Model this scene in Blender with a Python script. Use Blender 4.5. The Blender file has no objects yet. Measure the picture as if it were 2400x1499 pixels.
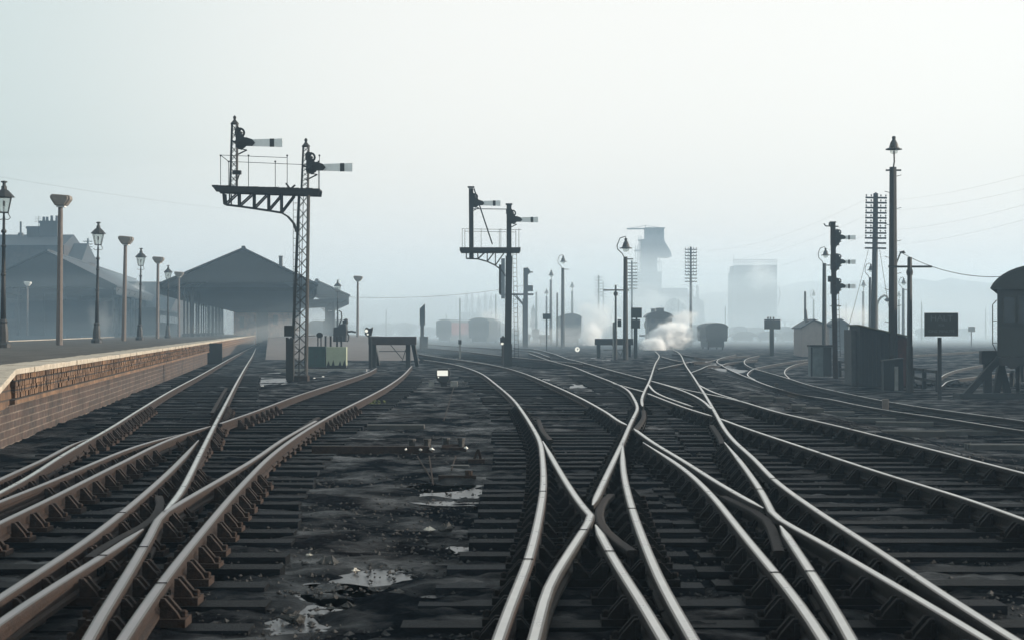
import bpy, math, random
import numpy as np
random.seed(7); RNG = np.random.RandomState(11)
S = bpy.context.scene; COL = S.collection
# ------------------------------------------------------------------ camera, sky, sun, exposure
F = 4200.; CX = 1200.; HY = 774.; CZ = 1.6; RT = .21
cam = bpy.data.cameras.new('camera'); camo = bpy.data.objects.new('camera', cam); COL.objects.link(camo)
cam.lens = 36*F/2400; cam.sensor_width = 36; cam.shift_y = (HY-749.5)/2400; cam.clip_end = 4000; cam.clip_start = .05
camo.location = (0, 0, CZ); camo.rotation_euler = (math.radians(90), 0, 0); S.camera = camo
cam.dof.use_dof = True; cam.dof.focus_distance = 55; cam.dof.aperture_fstop = 11
SUN_EL = math.radians(13); SUN_AZ = math.radians(84)      # azimuth to the right of the view
wd = bpy.data.worlds.new('World'); S.world = wd; wd.use_nodes = True
nt = wd.node_tree; nt.nodes.clear()
sky = nt.nodes.new('ShaderNodeTexSky'); sky.sky_type = 'NISHITA'; sky.sun_disc = False
sky.sun_elevation = SUN_EL; sky.sun_rotation = SUN_AZ; sky.air_density = 1.2; sky.dust_density = 4.5; sky.ozone_density = 1.5
hsv = nt.nodes.new('ShaderNodeHueSaturation'); hsv.inputs['Saturation'].default_value = .34; hsv.inputs['Value'].default_value = 1.0
mx = nt.nodes.new('ShaderNodeMix'); mx.data_type = 'RGBA'; mx.inputs[0].default_value = .5
wtc = nt.nodes.new('ShaderNodeTexCoord'); dp = nt.nodes.new('ShaderNodeVectorMath'); dp.operation = 'DOT_PRODUCT'; dp.inputs[1].default_value = (.115, .984, .135)
nt.links.new(wtc.outputs['Generated'], dp.inputs[0]); gm = nt.nodes.new('ShaderNodeMapRange'); gm.interpolation_type = 'SMOOTHSTEP'; gm.inputs[1].default_value = .915; gm.inputs[2].default_value = .999
nt.links.new(dp.outputs['Value'], gm.inputs[0]); gc = nt.nodes.new('ShaderNodeMix'); gc.data_type = 'RGBA'; gc.inputs[6].default_value = (4.9, 5.5, 5.35, 1); gc.inputs[7].default_value = (7.9, 7.65, 7.2, 1)
nt.links.new(gm.outputs[0], gc.inputs[0]); nt.links.new(gc.outputs[2], mx.inputs[7])
bg = nt.nodes.new('ShaderNodeBackground'); bg.inputs[1].default_value = .10
wo = nt.nodes.new('ShaderNodeOutputWorld')
nt.links.new(sky.outputs[0], hsv.inputs['Color']); nt.links.new(hsv.outputs[0], mx.inputs[6])
nt.links.new(mx.outputs[2], bg.inputs[0]); nt.links.new(bg.outputs[0], wo.inputs[0])
sl = bpy.data.lights.new('sun', 'SUN'); sl.energy = 2.8; sl.angle = math.radians(.6); sl.color = (1, .86, .70)
so = bpy.data.objects.new('sun', sl); COL.objects.link(so)
from mathutils import Vector, Matrix
sd = Vector((math.sin(SUN_AZ)*math.cos(SUN_EL), math.cos(SUN_AZ)*math.cos(SUN_EL), math.sin(SUN_EL)))
so.rotation_euler = sd.to_track_quat('Z', 'Y').to_euler()
S.view_settings.view_transform = 'Standard'; S.view_settings.look = 'None'; S.view_settings.gamma = 1
S.view_settings.exposure = 1.05
cy = S.cycles; cy.use_denoising = True; cy.max_bounces = 6; cy.volume_bounces = 5; cy.max_bounces = 8; cy.transparent_max_bounces = 12
HAZE = .00115

# ------------------------------------------------------------------ geometry helpers
def sstep(a, b, x):
    t = np.clip((x-a)/(b-a), 0, 1); return t*t*(3-2*t)
def G(X, Y):
    return -.55*sstep(5.6, 8.3, X-np.maximum(0, Y-40)*.06)*(1-sstep(90, 130, Y))
def P(px, py, h=0.):
    g = 0.
    for _ in range(40):
        s = (py-HY)/(CZ-g-h); X = (px-CX)/s; Y = F/s; g = .5*g+.5*float(G(X, Y))
    return np.array([X, Y, g+h])
def W(px, py, D): return np.array([(px-CX)*D/F, D, CZ+(HY-py)*D/F])
class El:
    """elevation frame: a thing standing on the ground at pixel (bx, by); x()/z() give local metres"""
    def __init__(s, bx, by=None, D=None, base=None):
        s.bx = bx
        if D is None: p = P(bx, by); s.D = p[1]; s.g = p[2]
        else:
            s.D = D; s.g = float(G((bx-CX)*D/F, D)) if base is None else base
        s.s = F/s.D; s.by = HY+(CZ-s.g)*s.s; s.loc = ((bx-CX)/s.s, s.D, s.g)
    def x(s, px): return (px-s.bx)/s.s
    def z(s, py): return (s.by-py)/s.s

class MB:
    def __init__(s): s.v = []; s.f = []; s.m = []
    def add(s, vs, fs, mi=0):
        o = len(s.v); s.v += [tuple(map(float, v)) for v in vs]; s.f += [tuple(i+o for i in f) for f in fs]; s.m += [mi]*len(fs); return s
    def box(s, c, d, rz=0, ry=0, mi=0, bev=0):
        hx, hy, hz = d[0]/2, d[1]/2, d[2]/2
        M = Matrix.Translation(c) @ Matrix.Rotation(rz, 4, 'Z') @ Matrix.Rotation(ry, 4, 'Y')
        vs = [M @ Vector((x*hx, y*hy, z*hz)) for x in (-1, 1) for y in (-1, 1) for z in (-1, 1)]
        return s.add(vs, [(0, 1, 3, 2), (4, 6, 7, 5), (0, 4, 5, 1), (2, 3, 7, 6), (0, 2, 6, 4), (1, 5, 7, 3)], mi)
    def bx(s, x0, x1, y0, y1, z0, z1, mi=0):
        return s.box(((x0+x1)/2, (y0+y1)/2, (z0+z1)/2), (abs(x1-x0), abs(y1-y0), abs(z1-z0)), mi=mi)
    def bar(s, a, b, w, h=None, mi=0):
        """square bar from a to b"""
        a = Vector(a); b = Vector(b); d = b-a; L = d.length
        if L < 1e-6: return s
        h = h or w; q = d.to_track_quat('Z', 'Y').to_matrix()
        vs = [p + q @ Vector((x*w/2, y*h/2, 0)) for p in (a, b) for x, y in ((-1, -1), (1, -1), (1, 1), (-1, 1))]
        return s.add(vs, [(3, 2, 1, 0), (4, 5, 6, 7), (0, 1, 5, 4), (1, 2, 6, 5), (2, 3, 7, 6), (3, 0, 4, 7)], mi)
    def tube(s, pts, r, n=8, r2=None, mi=0, cap=True):
        pts = [Vector(p) for p in pts]; N = len(pts); rs = [r+((r2 if r2 is not None else r)-r)*i/(N-1) for i in range(N)]
        vs = []; q = None
        for i, p in enumerate(pts):
            d = (pts[min(i+1, N-1)]-pts[max(i-1, 0)]).normalized()
            if q is None: q = d.to_track_quat('Z', 'Y')
            else: q = q.to_matrix().col[2].rotation_difference(d) @ q
            for k in range(n):
                a = 2*math.pi*k/n; vs.append(p + q @ Vector((math.cos(a)*rs[i], math.sin(a)*rs[i], 0)))
        fs = [(i*n+k, i*n+(k+1) % n, (i+1)*n+(k+1) % n, (i+1)*n+k) for i in range(N-1) for k in range(n)]
        if cap: fs += [tuple(range(n-1, -1, -1)), tuple(range((N-1)*n, N*n))]
        return s.add(vs, fs, mi)
    def lathe(s, prof, n=12, c=(0, 0, 0), mi=0, rot=0):
        vs = [(c[0]+r*math.cos(2*math.pi*k/n+rot), c[1]+r*math.sin(2*math.pi*k/n+rot), c[2]+z) for r, z in prof for k in range(n)]
        N = len(prof)
        fs = [(i*n+k, i*n+(k+1) % n, (i+1)*n+(k+1) % n, (i+1)*n+k) for i in range(N-1) for k in range(n)]
        fs += [tuple(range(n-1, -1, -1)), tuple(range((N-1)*n, N*n))]
        return s.add(vs, fs, mi)
    def plate(s, poly, y0, y1, mi=0):
        """polygon in XZ extruded along Y"""
        n = len(poly); A = sum(poly[i][0]*poly[(i+1) % n][1]-poly[(i+1) % n][0]*poly[i][1] for i in range(n))
        if A < 0: poly = poly[::-1]
        vs = [(x, y0, z) for x, z in poly]+[(x, y1, z) for x, z in poly]
        fs = [tuple(range(n)), tuple(range(2*n-1, n-1, -1))]+[((i+1) % n, i, i+n, (i+1) % n+n) for i in range(n)]
        return s.add(vs, fs, mi)
    def flat(s, poly, z0, z1, mi=0):
        n = len(poly); A = sum(poly[i][0]*poly[(i+1) % n][1]-poly[(i+1) % n][0]*poly[i][1] for i in range(n))
        if A < 0: poly = poly[::-1]
        vs = [(x, y, z0) for x, y in poly]+[(x, y, z1) for x, y in poly]
        fs = [tuple(range(n-1, -1, -1)), tuple(range(n, 2*n))]+[(i, (i+1) % n, (i+1) % n+n, i+n) for i in range(n)]
        return s.add(vs, fs, mi)
    def disc(s, c, r, y0, y1, n=20, mi=0, rx=None):
        rx = rx or r
        return s.plate([(c[0]+rx*math.cos(2*math.pi*k/n), c[1]+r*math.sin(2*math.pi*k/n)) for k in range(n)], y0, y1, mi)
    def mesh(s, name, mats, smooth=False):
        me = bpy.data.meshes.new(name); me.from_pydata(s.v, [], s.f)
        for m in (mats if isinstance(mats, (list, tuple)) else [mats]): me.materials.append(m)
        me.polygons.foreach_set('material_index', s.m)
        if smooth: me.polygons.foreach_set('use_smooth', [True]*len(s.f))
        me.update(); return me
    def build(s, name, mats, parent=None, smooth=False, loc=None, bevel=0):
        o = bpy.data.objects.new(name, s.mesh(name, mats, smooth)); COL.objects.link(o)
        if parent: o.parent = parent
        if loc is not None: o.location = tuple(map(float, loc))
        if bevel:
            b = o.modifiers.new('bevel', 'BEVEL'); b.width = bevel; b.segments = 2; b.limit_method = 'ANGLE'
        return o
def tag(o, label, cat, group=None, kind=None):
    if label: o['label'] = label
    if cat: o['category'] = cat
    if group: o['group'] = group
    if kind: o['kind'] = kind
    return o
def thing(name, loc, label, cat, group=None, rz=0, lean=0):
    o = bpy.data.objects.new(name, None); COL.objects.link(o); o.location = tuple(map(float, loc))
    o.rotation_euler = (0, math.radians(lean), rz); o.empty_display_size = .2
    return tag(o, label, cat, group)
def copy_tree(o, parent=None):
    c = o.copy(); COL.objects.link(c)
    if parent: c.parent = parent
    for ch in [x for x in o.children]: copy_tree(ch, c)
    return c

# ------------------------------------------------------------------ materials
MATS = {}
def mat(name, col, rough=.7, metal=0, var=.3, scale=8., bump=.3, bscale=None, col2=None, spec=.5, stretch=None, emit=None, alpha=None):
    m = bpy.data.materials.new(name); m.use_nodes = True; t = m.node_tree; b = t.nodes['Principled BSDF']
    tc = t.nodes.new('ShaderNodeTexCoord'); mp = t.nodes.new('ShaderNodeMapping'); t.links.new(tc.outputs['Object'], mp.inputs[0])
    if stretch: mp.inputs['Scale'].default_value = stretch
    n = t.nodes.new('ShaderNodeTexNoise'); n.inputs['Scale'].default_value = scale; n.inputs['Detail'].default_value = 6; n.inputs['Roughness'].default_value = .65
    t.links.new(mp.outputs[0], n.inputs[0])
    r = t.nodes.new('ShaderNodeValToRGB'); r.color_ramp.elements[0].position = .3; r.color_ramp.elements[1].position = .7
    c2 = col2 or [min(1, c*(1+var)) for c in col]; c1 = [c*(1-var) for c in col] if not col2 else col
    r.color_ramp.elements[0].color = (*c1, 1); r.color_ramp.elements[1].color = (*c2, 1)
    t.links.new(n.outputs[0], r.inputs[0]); t.links.new(r.outputs[0], b.inputs['Base Color'])
    b.inputs['Metallic'].default_value = metal; b.inputs['Specular IOR Level'].default_value = spec
    mr = t.nodes.new('ShaderNodeMapRange'); mr.inputs[3].default_value = max(.02, rough-.12); mr.inputs[4].default_value = min(1, rough+.12)
    t.links.new(n.outputs[0], mr.inputs[0]); t.links.new(mr.outputs[0], b.inputs['Roughness'])
    if bump:
        n2 = t.nodes.new('ShaderNodeTexNoise'); n2.inputs['Scale'].default_value = bscale or scale*3; n2.inputs['Detail'].default_value = 5
        t.links.new(mp.outputs[0], n2.inputs[0])
        bp = t.nodes.new('ShaderNodeBump'); bp.inputs['Strength'].default_value = bump; bp.inputs['Distance'].default_value = .02
        t.links.new(n2.outputs[0], bp.inputs['Height']); t.links.new(bp.outputs[0], b.inputs['Normal'])
    if emit: b.inputs['Emission Color'].default_value = (*emit[0], 1); b.inputs['Emission Strength'].default_value = emit[1]
    if alpha is not None: b.inputs['Alpha'].default_value = alpha
    MATS[name] = m; return m
def brick(name, c1, c2, mortar, scale=1., rough=.85, axis='XZ', rot=0.):
    m = bpy.data.materials.new(name); m.use_nodes = True; t = m.node_tree; b = t.nodes['Principled BSDF']
    tc = t.nodes.new('ShaderNodeTexCoord'); sp = t.nodes.new('ShaderNodeSeparateXYZ'); cb = t.nodes.new('ShaderNodeCombineXYZ')
    t.links.new(tc.outputs['Object'], sp.inputs[0]); t.links.new(sp.outputs[axis[0]], cb.inputs[0]); t.links.new(sp.outputs[axis[1]], cb.inputs[1])
    br = t.nodes.new('ShaderNodeTexBrick'); br.inputs['Scale'].default_value = 1; br.inputs['Brick Width'].default_value = .225*scale; br.inputs['Row Height'].default_value = .075*scale
    br.inputs['Mortar Size'].default_value = .007*scale; br.inputs['Color1'].default_value = (*c1, 1); br.inputs['Color2'].default_value = (*c2, 1); br.inputs['Mortar'].default_value = (*mortar, 1); br.inputs['Bias'].default_value = -.2
    n = t.nodes.new('ShaderNodeTexNoise'); n.inputs['Scale'].default_value = 1.6; n.inputs['Detail'].default_value = 8; n.inputs['Roughness'].default_value = .75
    t.links.new(tc.outputs['Object'], n.inputs[0])
    r = t.nodes.new('ShaderNodeValToRGB'); r.color_ramp.elements[0].position = .36; r.color_ramp.elements[1].position = .66
    r.color_ramp.elements[0].color = (.35, .33, .33, 1); r.color_ramp.elements[1].color = (1.25, 1.2, 1.15, 1)
    mm = t.nodes.new('ShaderNodeMix'); mm.data_type = 'RGBA'; mm.blend_type = 'MULTIPLY'; mm.inputs[0].default_value = 1
    t.links.new(cb.outputs[0], br.inputs[0]); t.links.new(n.outputs[0], r.inputs[0]); t.links.new(br.outputs[0], mm.inputs[6]); t.links.new(r.outputs[0], mm.inputs[7])
    t.links.new(mm.outputs[2], b.inputs['Base Color']); b.inputs['Roughness'].default_value = rough
    bp = t.nodes.new('ShaderNodeBump'); bp.inputs['Strength'].default_value = .6; bp.inputs['Distance'].default_value = .012; bp.invert = True
    ad = t.nodes.new('ShaderNodeMath'); ad.operation = 'MULTIPLY_ADD'; ad.inputs[1].default_value = .5; t.links.new(n.outputs[0], ad.inputs[0]); t.links.new(br.outputs['Fac'], ad.inputs[2])
    t.links.new(ad.outputs[0], bp.inputs['Height']); t.links.new(bp.outputs[0], b.inputs['Normal'])
    MATS[name] = m; return m
M = MATS
mat('black_iron', (.008, .008, .008), .6, 0, .5, 14, .3)
mat('signal_iron', (.008, .008, .0075), .7, 0, .5, 10, .4)
mat('rust_iron', (.022, .013, .0095), .8, 0, .6, 18, .6, 60, spec=.2)
mat('rail_side', (.018, .0098, .007), .75, 0, .6, 14, .6, 60, spec=.25)
mat('rail_bright', (.47, .455, .43), .3, 1, .28, 2.2, .03, 40, stretch=(1, 1, 1))
mat('rail_dull', (.24, .205, .205), .36, 1, .3, 2.5, .05, 30)
mat('check_rail', (.022, .017, .016), .8, 0, .4, 12, .4, spec=.15)
mat('sleeper_wood', (.0062, .0072, .009), .6, 0, .7, 5, 1.0, 30, spec=.06, stretch=(1, 6, 1))
mat('post_wood', (.016, .0145, .0135), .8, 0, .5, 3, .6, 18, stretch=(6, 6, .6))
mat('grey_wood', (.04, .041, .04), .8, 0, .4, 4, .5, 20, stretch=(1, 4, 1))
mat('beam_wood', (.03, .02, .019), .8, 0, .4, 4, .5, 20)
mat('concrete_warm', (.105, .085, .075), .8, 0, .22, 9, .4, 50)
mat('lamp_head', (.15, .13, .11), .7, 0, .2, 6, .2)
mat('concrete_grey', (.2, .2, .19), .85, 0, .25, 6, .4, 40)
mat('coping_stone', (.33, .29, .235), .85, 0, .35, 7, .6, 30)
mat('platform_top', (.05, .047, .043), .9, 0, .55, .9, .6, 40, spec=.2, stretch=(2.2, .25, 1))
mat('ramp_top', (.10, .085, .08), .9, 0, .25, .6, .4, 30)
mat('white_enamel', (.62, .62, .6), .45, 0, .12, 6, .1)
mat('signal_white', (.75, .78, .78), .5, 0, .1, 5, .1)
mat('black_paint', (.008, .008, .009), .5, 0, .3, 6, .1)
mat('sign_black', (.006, .008, .0075), .5, 0, .3, 6, .1)
mat('sign_letters', (.06, .075, .078), .6, 0, .3, 30, .1)
mat('slate', (.015, .018, .022), .7, 0, .3, 3, .4)
mat('valance', (.012, .0135, .014), .7, 0, .25, 2, .3)
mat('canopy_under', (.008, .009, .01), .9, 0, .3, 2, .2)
mat('green_paint', (.01, .035, .028), .55, 0, .35, 3, .2)
mat('pale_green', (.30, .335, .24), .6, 0, .12, 3, .2)
mat('cabinet_grey', (.08, .10, .105), .6, 0, .4, 2.5, .3)
mat('shed_dark', (.009, .011, .013), .8, 0, .4, 4, .4)
mat('shed_red', (.06, .02, .018), .8, 0, .35, 5, .4)
mat('felt_edge', (.09, .09, .06), .8, 0, .3, 5, .3)
mat('hut_cream', (.22, .19, .175), .8, 0, .15, 3, .2)
mat('loco_black', (.008, .008, .009), .5, 0, .4, 4, .2)
mat('coach_paint', (.011, .013, .0125), .6, 0, .4, 2, .2)
mat('coach_roof', (.03, .034, .034), .75, 0, .3, 2, .3)
mat('van_red', (.12, .04, .038), .8, 0, .35, 3, .3)
mat('tower_concrete', (.03, .034, .038), .9, 0, .15, .3, .2)
mat('stack_brick', (.035, .03, .028), .9, 0, .3, .5, .3)
mat('hill_green', (.05, .056, .055), .95, 0, .3, .02, 0)
mat('leaf', (.05, .055, .04), .9, 0, .4, 2, 0)
mat('bark', (.05, .045, .04), .9, 0, .3, 4, .3)
mat('stone_dark', (.025, .025, .024), .8, 0, .4, 20, .6)
mat('stone_pale', (.45, .42, .37), .8, 0, .3, 20, .4)
mat('cinder', (.012, .012, .0125), .7, 0, .6, 60, .5)
mat('insulator', (.08, .08, .08), .35, 0, .3, 10, 0)
mat('lamp_lit', (.6, .58, .5), .4, 0, .02, 4, 0, emit=((1, .96, .86), .35))
mat('moss', (.05, .065, .02), .9, 0, .5, 20, .6)
mat('window_dark', (.015, .022, .03), .15, 0, .2, 2, 0)
_t = M['sleeper_wood'].node_tree; _oi = _t.nodes.new('ShaderNodeObjectInfo'); _mr = _t.nodes.new('ShaderNodeMapRange'); _mr.inputs[3].default_value = .45; _mr.inputs[4].default_value = 1.9
_m = _t.nodes.new('ShaderNodeMix'); _m.data_type = 'RGBA'; _m.blend_type = 'MULTIPLY'; _m.inputs[0].default_value = 1; _b = _t.nodes['Principled BSDF']; _s = _b.inputs['Base Color'].links[0].from_socket
_t.links.new(_oi.outputs['Random'], _mr.inputs[0]); _t.links.new(_s, _m.inputs[6]); _t.links.new(_mr.outputs[0], _m.inputs[7]); _t.links.new(_m.outputs[2], _b.inputs['Base Color'])
mat('rail_edge', (.10, .085, .075), .42, 1, .4, 4, .1, 30)
mat('chair_black', (.007, .006, .0055), .8, 0, .6, 18, .6, 60, spec=.12)
mat('rail_side_black', (.010, .0075, .006), .75, 0, .6, 14, .6, 60, spec=.2)
brick('platform_brick', (.052, .032, .026), (.022, .017, .016), (.12, .098, .082), 1.45, axis='YZ')
brick('corbel_brick', (.17, .097, .05), (.09, .052, .032), (.04, .03, .025), 1.7, axis='YZ')
brick('house_brick', (.045, .033, .03), (.03, .024, .022), (.045, .04, .037), 1.5, axis='XZ')
brick('sunlit_brick', (.62, .34, .22), (.5, .26, .16), (.35, .28, .22), 1.5, axis='XZ')  # sunlight put into the brick colour, raised bright because the walls get little
# clear glass
g = bpy.data.materials.new('lantern_glass'); g.use_nodes = True; t = g.node_tree; t.nodes.clear()
o1 = t.nodes.new('ShaderNodeOutputMaterial'); mixs = t.nodes.new('ShaderNodeMixShader'); tr = t.nodes.new('ShaderNodeBsdfTransparent'); gl = t.nodes.new('ShaderNodeBsdfGlossy')
gl.inputs['Roughness'].default_value = .15; tr.inputs[0].default_value = (.86, .88, .86, 1); mixs.inputs[0].default_value = .18
t.links.new(tr.outputs[0], mixs.inputs[1]); t.links.new(gl.outputs[0], mixs.inputs[2]); t.links.new(mixs.outputs[0], o1.inputs[0]); M['lantern_glass'] = g
# ballast ground: dark cinders with damp, glossier patches
g = bpy.data.materials.new('cinder_ground'); g.use_nodes = True; t = g.node_tree; b = t.nodes['Principled BSDF']; L = t.links.new
tc = t.nodes.new('ShaderNodeTexCoord')
def nz(sc, det=6, ro=.6):
    n = t.nodes.new('ShaderNodeTexNoise'); n.inputs['Scale'].default_value = sc; n.inputs['Detail'].default_value = det; n.inputs['Roughness'].default_value = ro; L(tc.outputs['Object'], n.inputs[0]); return n
n1 = nz(1.1); n2 = nz(14, 8, .7); n3 = nz(70, 4, .7); n4 = nz(.28, 4)
r1 = t.nodes.new('ShaderNodeValToRGB'); r1.color_ramp.elements[0].position = .3; r1.color_ramp.elements[0].color = (.0014, .0019, .0026, 1); r1.color_ramp.elements[1].position = .72; r1.color_ramp.elements[1].color = (.015, .0175, .022, 1)
e = r1.color_ramp.elements.new(.5); e.color = (.0052, .0067, .0087, 1)
L(n2.outputs[0], r1.inputs[0])
r4 = t.nodes.new('ShaderNodeValToRGB'); r4.color_ramp.elements[0].position = .45; r4.color_ramp.elements[0].color = (1, 1, 1, 1); r4.color_ramp.elements[1].position = .62; r4.color_ramp.elements[1].color = (1.5, 1.15, 1.0, 1); L(n4.outputs[0], r4.inputs[0])
mm = t.nodes.new('ShaderNodeMix'); mm.data_type = 'RGBA'; mm.blend_type = 'MULTIPLY'; mm.inputs[0].default_value = 1; L(r1.outputs[0], mm.inputs[6]); L(r4.outputs[0], mm.inputs[7]); L(mm.outputs[2], b.inputs['Base Color'])
r2 = t.nodes.new('ShaderNodeValToRGB'); r2.color_ramp.elements[0].position = .42; r2.color_ramp.elements[0].color = (.85,)*3+(1,); r2.color_ramp.elements[1].position = .66; r2.color_ramp.elements[1].color = (.4,)*3+(1,)
L(n1.outputs[0], r2.inputs[0]); L(r2.outputs[0], b.inputs['Roughness'])
r5 = t.nodes.new('ShaderNodeMapRange'); r5.inputs[1].default_value = .45; r5.inputs[2].default_value = .8; r5.inputs[3].default_value = 0; r5.inputs[4].default_value = .26; L(n1.outputs[0], r5.inputs[0]); L(r5.outputs[0], b.inputs['Specular IOR Level'])
bp = t.nodes.new('ShaderNodeBump'); bp.inputs['Strength'].default_value = .8; bp.inputs['Distance'].default_value = .012; L(n3.outputs[0], bp.inputs['Height'])
bp2 = t.nodes.new('ShaderNodeBump'); bp2.inputs['Strength'].default_value = .7; bp2.inputs['Distance'].default_value = .04; L(n2.outputs[0], bp2.inputs['Height']); L(bp.outputs[0], bp2.inputs['Normal']); L(bp2.outputs[0], b.inputs['Normal'])
M['ground'] = g
mat('water', (.01, .012, .016), .3, 0, .1, 3, .05, 25, spec=.25)

# ------------------------------------------------------------------ rails traced on the rail-top plane
R = dict(
 a=[(-260,1290),(0,1152),(64,1118),(150,1063),(256,1003),(325,960),(400,915),(470,878),(545,836),(580,818),(610,803)],
 ap=[(-300,1270),(0,1121),(107,1073),(180,1034),(207,1027)],
 bu=[(600,815),(592,832),(575,860),(555,895),(530,943),(500,1000),(470,1060),(418,1160),(383,1199)],
 bl=[(740,985),(660,1030),(600,1072),(500,1131),(420,1177),(388,1197),(372,1213),(350,1255),(300,1340),(240,1437),(205,1499),(110,1680)],
 c1=[(882,862),(860,873),(800,893),(700,925),(600,962),(516,991)],
 c2=[(494,997),(480,1001),(427,1017),(363,1043),(300,1075),(213,1118),(107,1172),(0,1222),(-300,1375)],
 cp=[(440,1013),(427,1016),(363,1031),(299,1051),(192,1095),(96,1136),(0,1173),(-300,1300)],
 d=[(965,857),(945,878),(910,903),(860,930),(800,960),(720,1005),(640,1062),(560,1142),(500,1212),(400,1335),(333,1427),(285,1499),(170,1680)],
 e=[(465,1030),(427,1073),(384,1115),(299,1189),(200,1266),(100,1332),(0,1397),(-260,1570)],
 gl=[(335,1238),(240,1300),(120,1375),(0,1455),(-240,1640)],
 h=[(993,842),(1048,850),(1087,859),(1127,874),(1163,900),(1202,934),(1228,968),(1253,1008),(1266,1035),(1271,1066),(1274,1129),(1267,1188),(1239,1309),(1204,1395),(1166,1499),(1105,1680)],
 i1=[(982,829),(1035,837),(1121,849),(1176,859),(1228,874),(1292,900),(1356,929),(1420,964),(1450,985),(1470,995)],
 i2=[(1486,1003),(1530,1035),(1600,1077),(1700,1140),(1789,1189)],
 n1=[(1272,1032),(1315,1108),(1367,1188),(1384,1205),(1378,1222),(1332,1294),(1287,1371),(1250,1499),(1200,1680)],
 n2=[(1396,1228),(1440,1309),(1505,1412),(1557,1499),(1670,1680)],
 mu=[(1535,822),(1545,833),(1536,851),(1522,892),(1510,917),(1504,935),(1506,951)],
 ml=[(1345,859),(1398,880),(1437,895),(1470,912),(1487,935),(1494,955),(1487,972),(1478,990),(1460,1032),(1419,1118),(1389,1182)],
 q1=[(1575,818),(1592,827),(1607,855),(1622,877),(1635,897),(1650,920),(1665,945),(1680,972),(1699,1005),(1722,1033),(1767,1073),(1820,1127),(1933,1207),(2067,1293),(2200,1383),(2383,1499),(2680,1680)],
 q2=[(1698,1035),(1733,1077),(1783,1147),(1809,1197),(1832,1217),(1933,1273),(2100,1370),(2317,1499),(2610,1680)],
 q3=[(1829,1230),(1900,1337),(1950,1417),(1997,1499),(2095,1680)],
 o=[(1459,1035),(1461,1101),(1481,1188),(1523,1302),(1557,1378),(1627,1499),(1730,1680)],
 p=[(1507,1035),(1600,1095),(1667,1157),(1750,1260),(1817,1340),(1883,1423),(1933,1499),(2040,1680)],
 xn1=[(1239,827),(1289,844),(1345,859)],
 xn3=[(1437,897),(1510,917)],
 xn2=[(1519,921),(1600,952),(1670,974)],
 xn4=[(1684,978),(1743,1000),(1933,1063),(2100,1117),(2267,1167),(2400,1215),(2700,1320)],
 xf1=[(1203,814),(1249,817),(1297,828),(1330,840),(1356,846),(1400,858),(1487,881),(1516,888)],
 xf2=[(1526,891),(1585,907),(1642,919),(1725,936),(1825,965),(1977,1000),(2400,1107),(2700,1185)],
 s1=[(1528,892),(1585,909),(1625,925),(1650,940),(1668,957)],
 s2=[(1520,900),(1535,917),(1562,930),(1625,952)],
 s3=[(1636,900),(1675,919),(1730,936)],
 yn=[(985,811),(1002,814),(1080,821),(1176,833),(1283,844),(1366,852)],
 yf=[(985,804),(1062,810),(1168,816),(1240,822),(1289,836)],
 ef=[(2700,1028),(2400,985),(2242,964),(2148,951),(2066,937),(1985,921),(1900,902),(1845,885),(1800,872),(1760,860),(1745,850),(1750,840),(1780,832)],
 ef2=[(1905,845),(1865,853),(1845,862),(1839,873),(1850,886)],
 en2=[(1905,840),(1830,850),(1775,861),(1755,871),(1753,879),(1770,889)],
 en=[(2700,1048),(2400,1008),(2220,980),(2092,962),(2017,949),(1900,927),(1815,907),(1762,887),(1725,872),(1695,857),(1680,847),(1690,838),(1725,830)],
 rr1=[(2195,890),(2222,873),(2260,862),(2308,854),(2420,842)], rr2=[(2140,832),(2230,826),(2420,818)], rr3=[(2205,905),(2240,888),(2420,868)],
 k1=[(1541,864),(1580,855),(1640,846),(1680,841),(1757,832)],
 k2=[(1620,872),(1650,860),(1700,851),(1775,842)],
 k3=[(1550,835),(1590,845),(1625,849)],
 k4=[(1575,828),(1620,834),(1680,842)],
)
def spline(px):
    w = [P(x, y, RT)[:2] for x, y in px]; w = np.array(w)
    d = np.r_[0, np.cumsum(np.linalg.norm(np.diff(w, axis=0), axis=1))]; L_ = d[-1]
    n = max(6, int(L_/.5)); tt = np.linspace(0, L_, n)
    # catmull-rom through the traced points
    out = []
    for t_ in tt:
        k = min(max(np.searchsorted(d, t_)-1, 0), len(w)-2); u = (t_-d[k])/(d[k+1]-d[k])
        p0 = w[max(k-1, 0)]; p1 = w[k]; p2 = w[k+1]; p3 = w[min(k+2, len(w)-1)]
        d1 = (p2-p0)/max(1e-6, d[k+1]-d[max(k-1, 0)])*(d[k+1]-d[k]); d2 = (p3-p1)/max(1e-6, d[min(k+2, len(w)-1)]-d[k])*(d[k+1]-d[k])
        u2 = u*u; u3 = u2*u
        out.append((2*u3-3*u2+1)*p1+(u3-2*u2+u)*d1+(-2*u3+3*u2)*p2+(u3-u2)*d2)
    out = np.array(out)
    for _ in range(3 if L_ > 8 else 0): out[1:-1] = .25*out[:-2]+.5*out[1:-1]+.25*out[2:]
    return out
SHARP = {'n1': 3, 'bl': 5, 'q2': 3}
def spl(k, v):
    if k not in SHARP: return spline(v)
    i = SHARP[k]; return np.vstack([spline(v[:i+1]), spline(v[i:])[1:]])
RW = {k: spl(k, v) for k, v in R.items()}
PROF = [(-.034, -.014), (-.030, -.003), (-.0185, 0), (.0185, 0), (.030, -.003), (.034, -.014), (.034, -.038), (.011, -.05), (.009, -.1), (.03, -.112), (.03, -.135), (-.03, -.135), (-.03, -.112), (-.009, -.1), (-.011, -.05), (-.034, -.038)]
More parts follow.
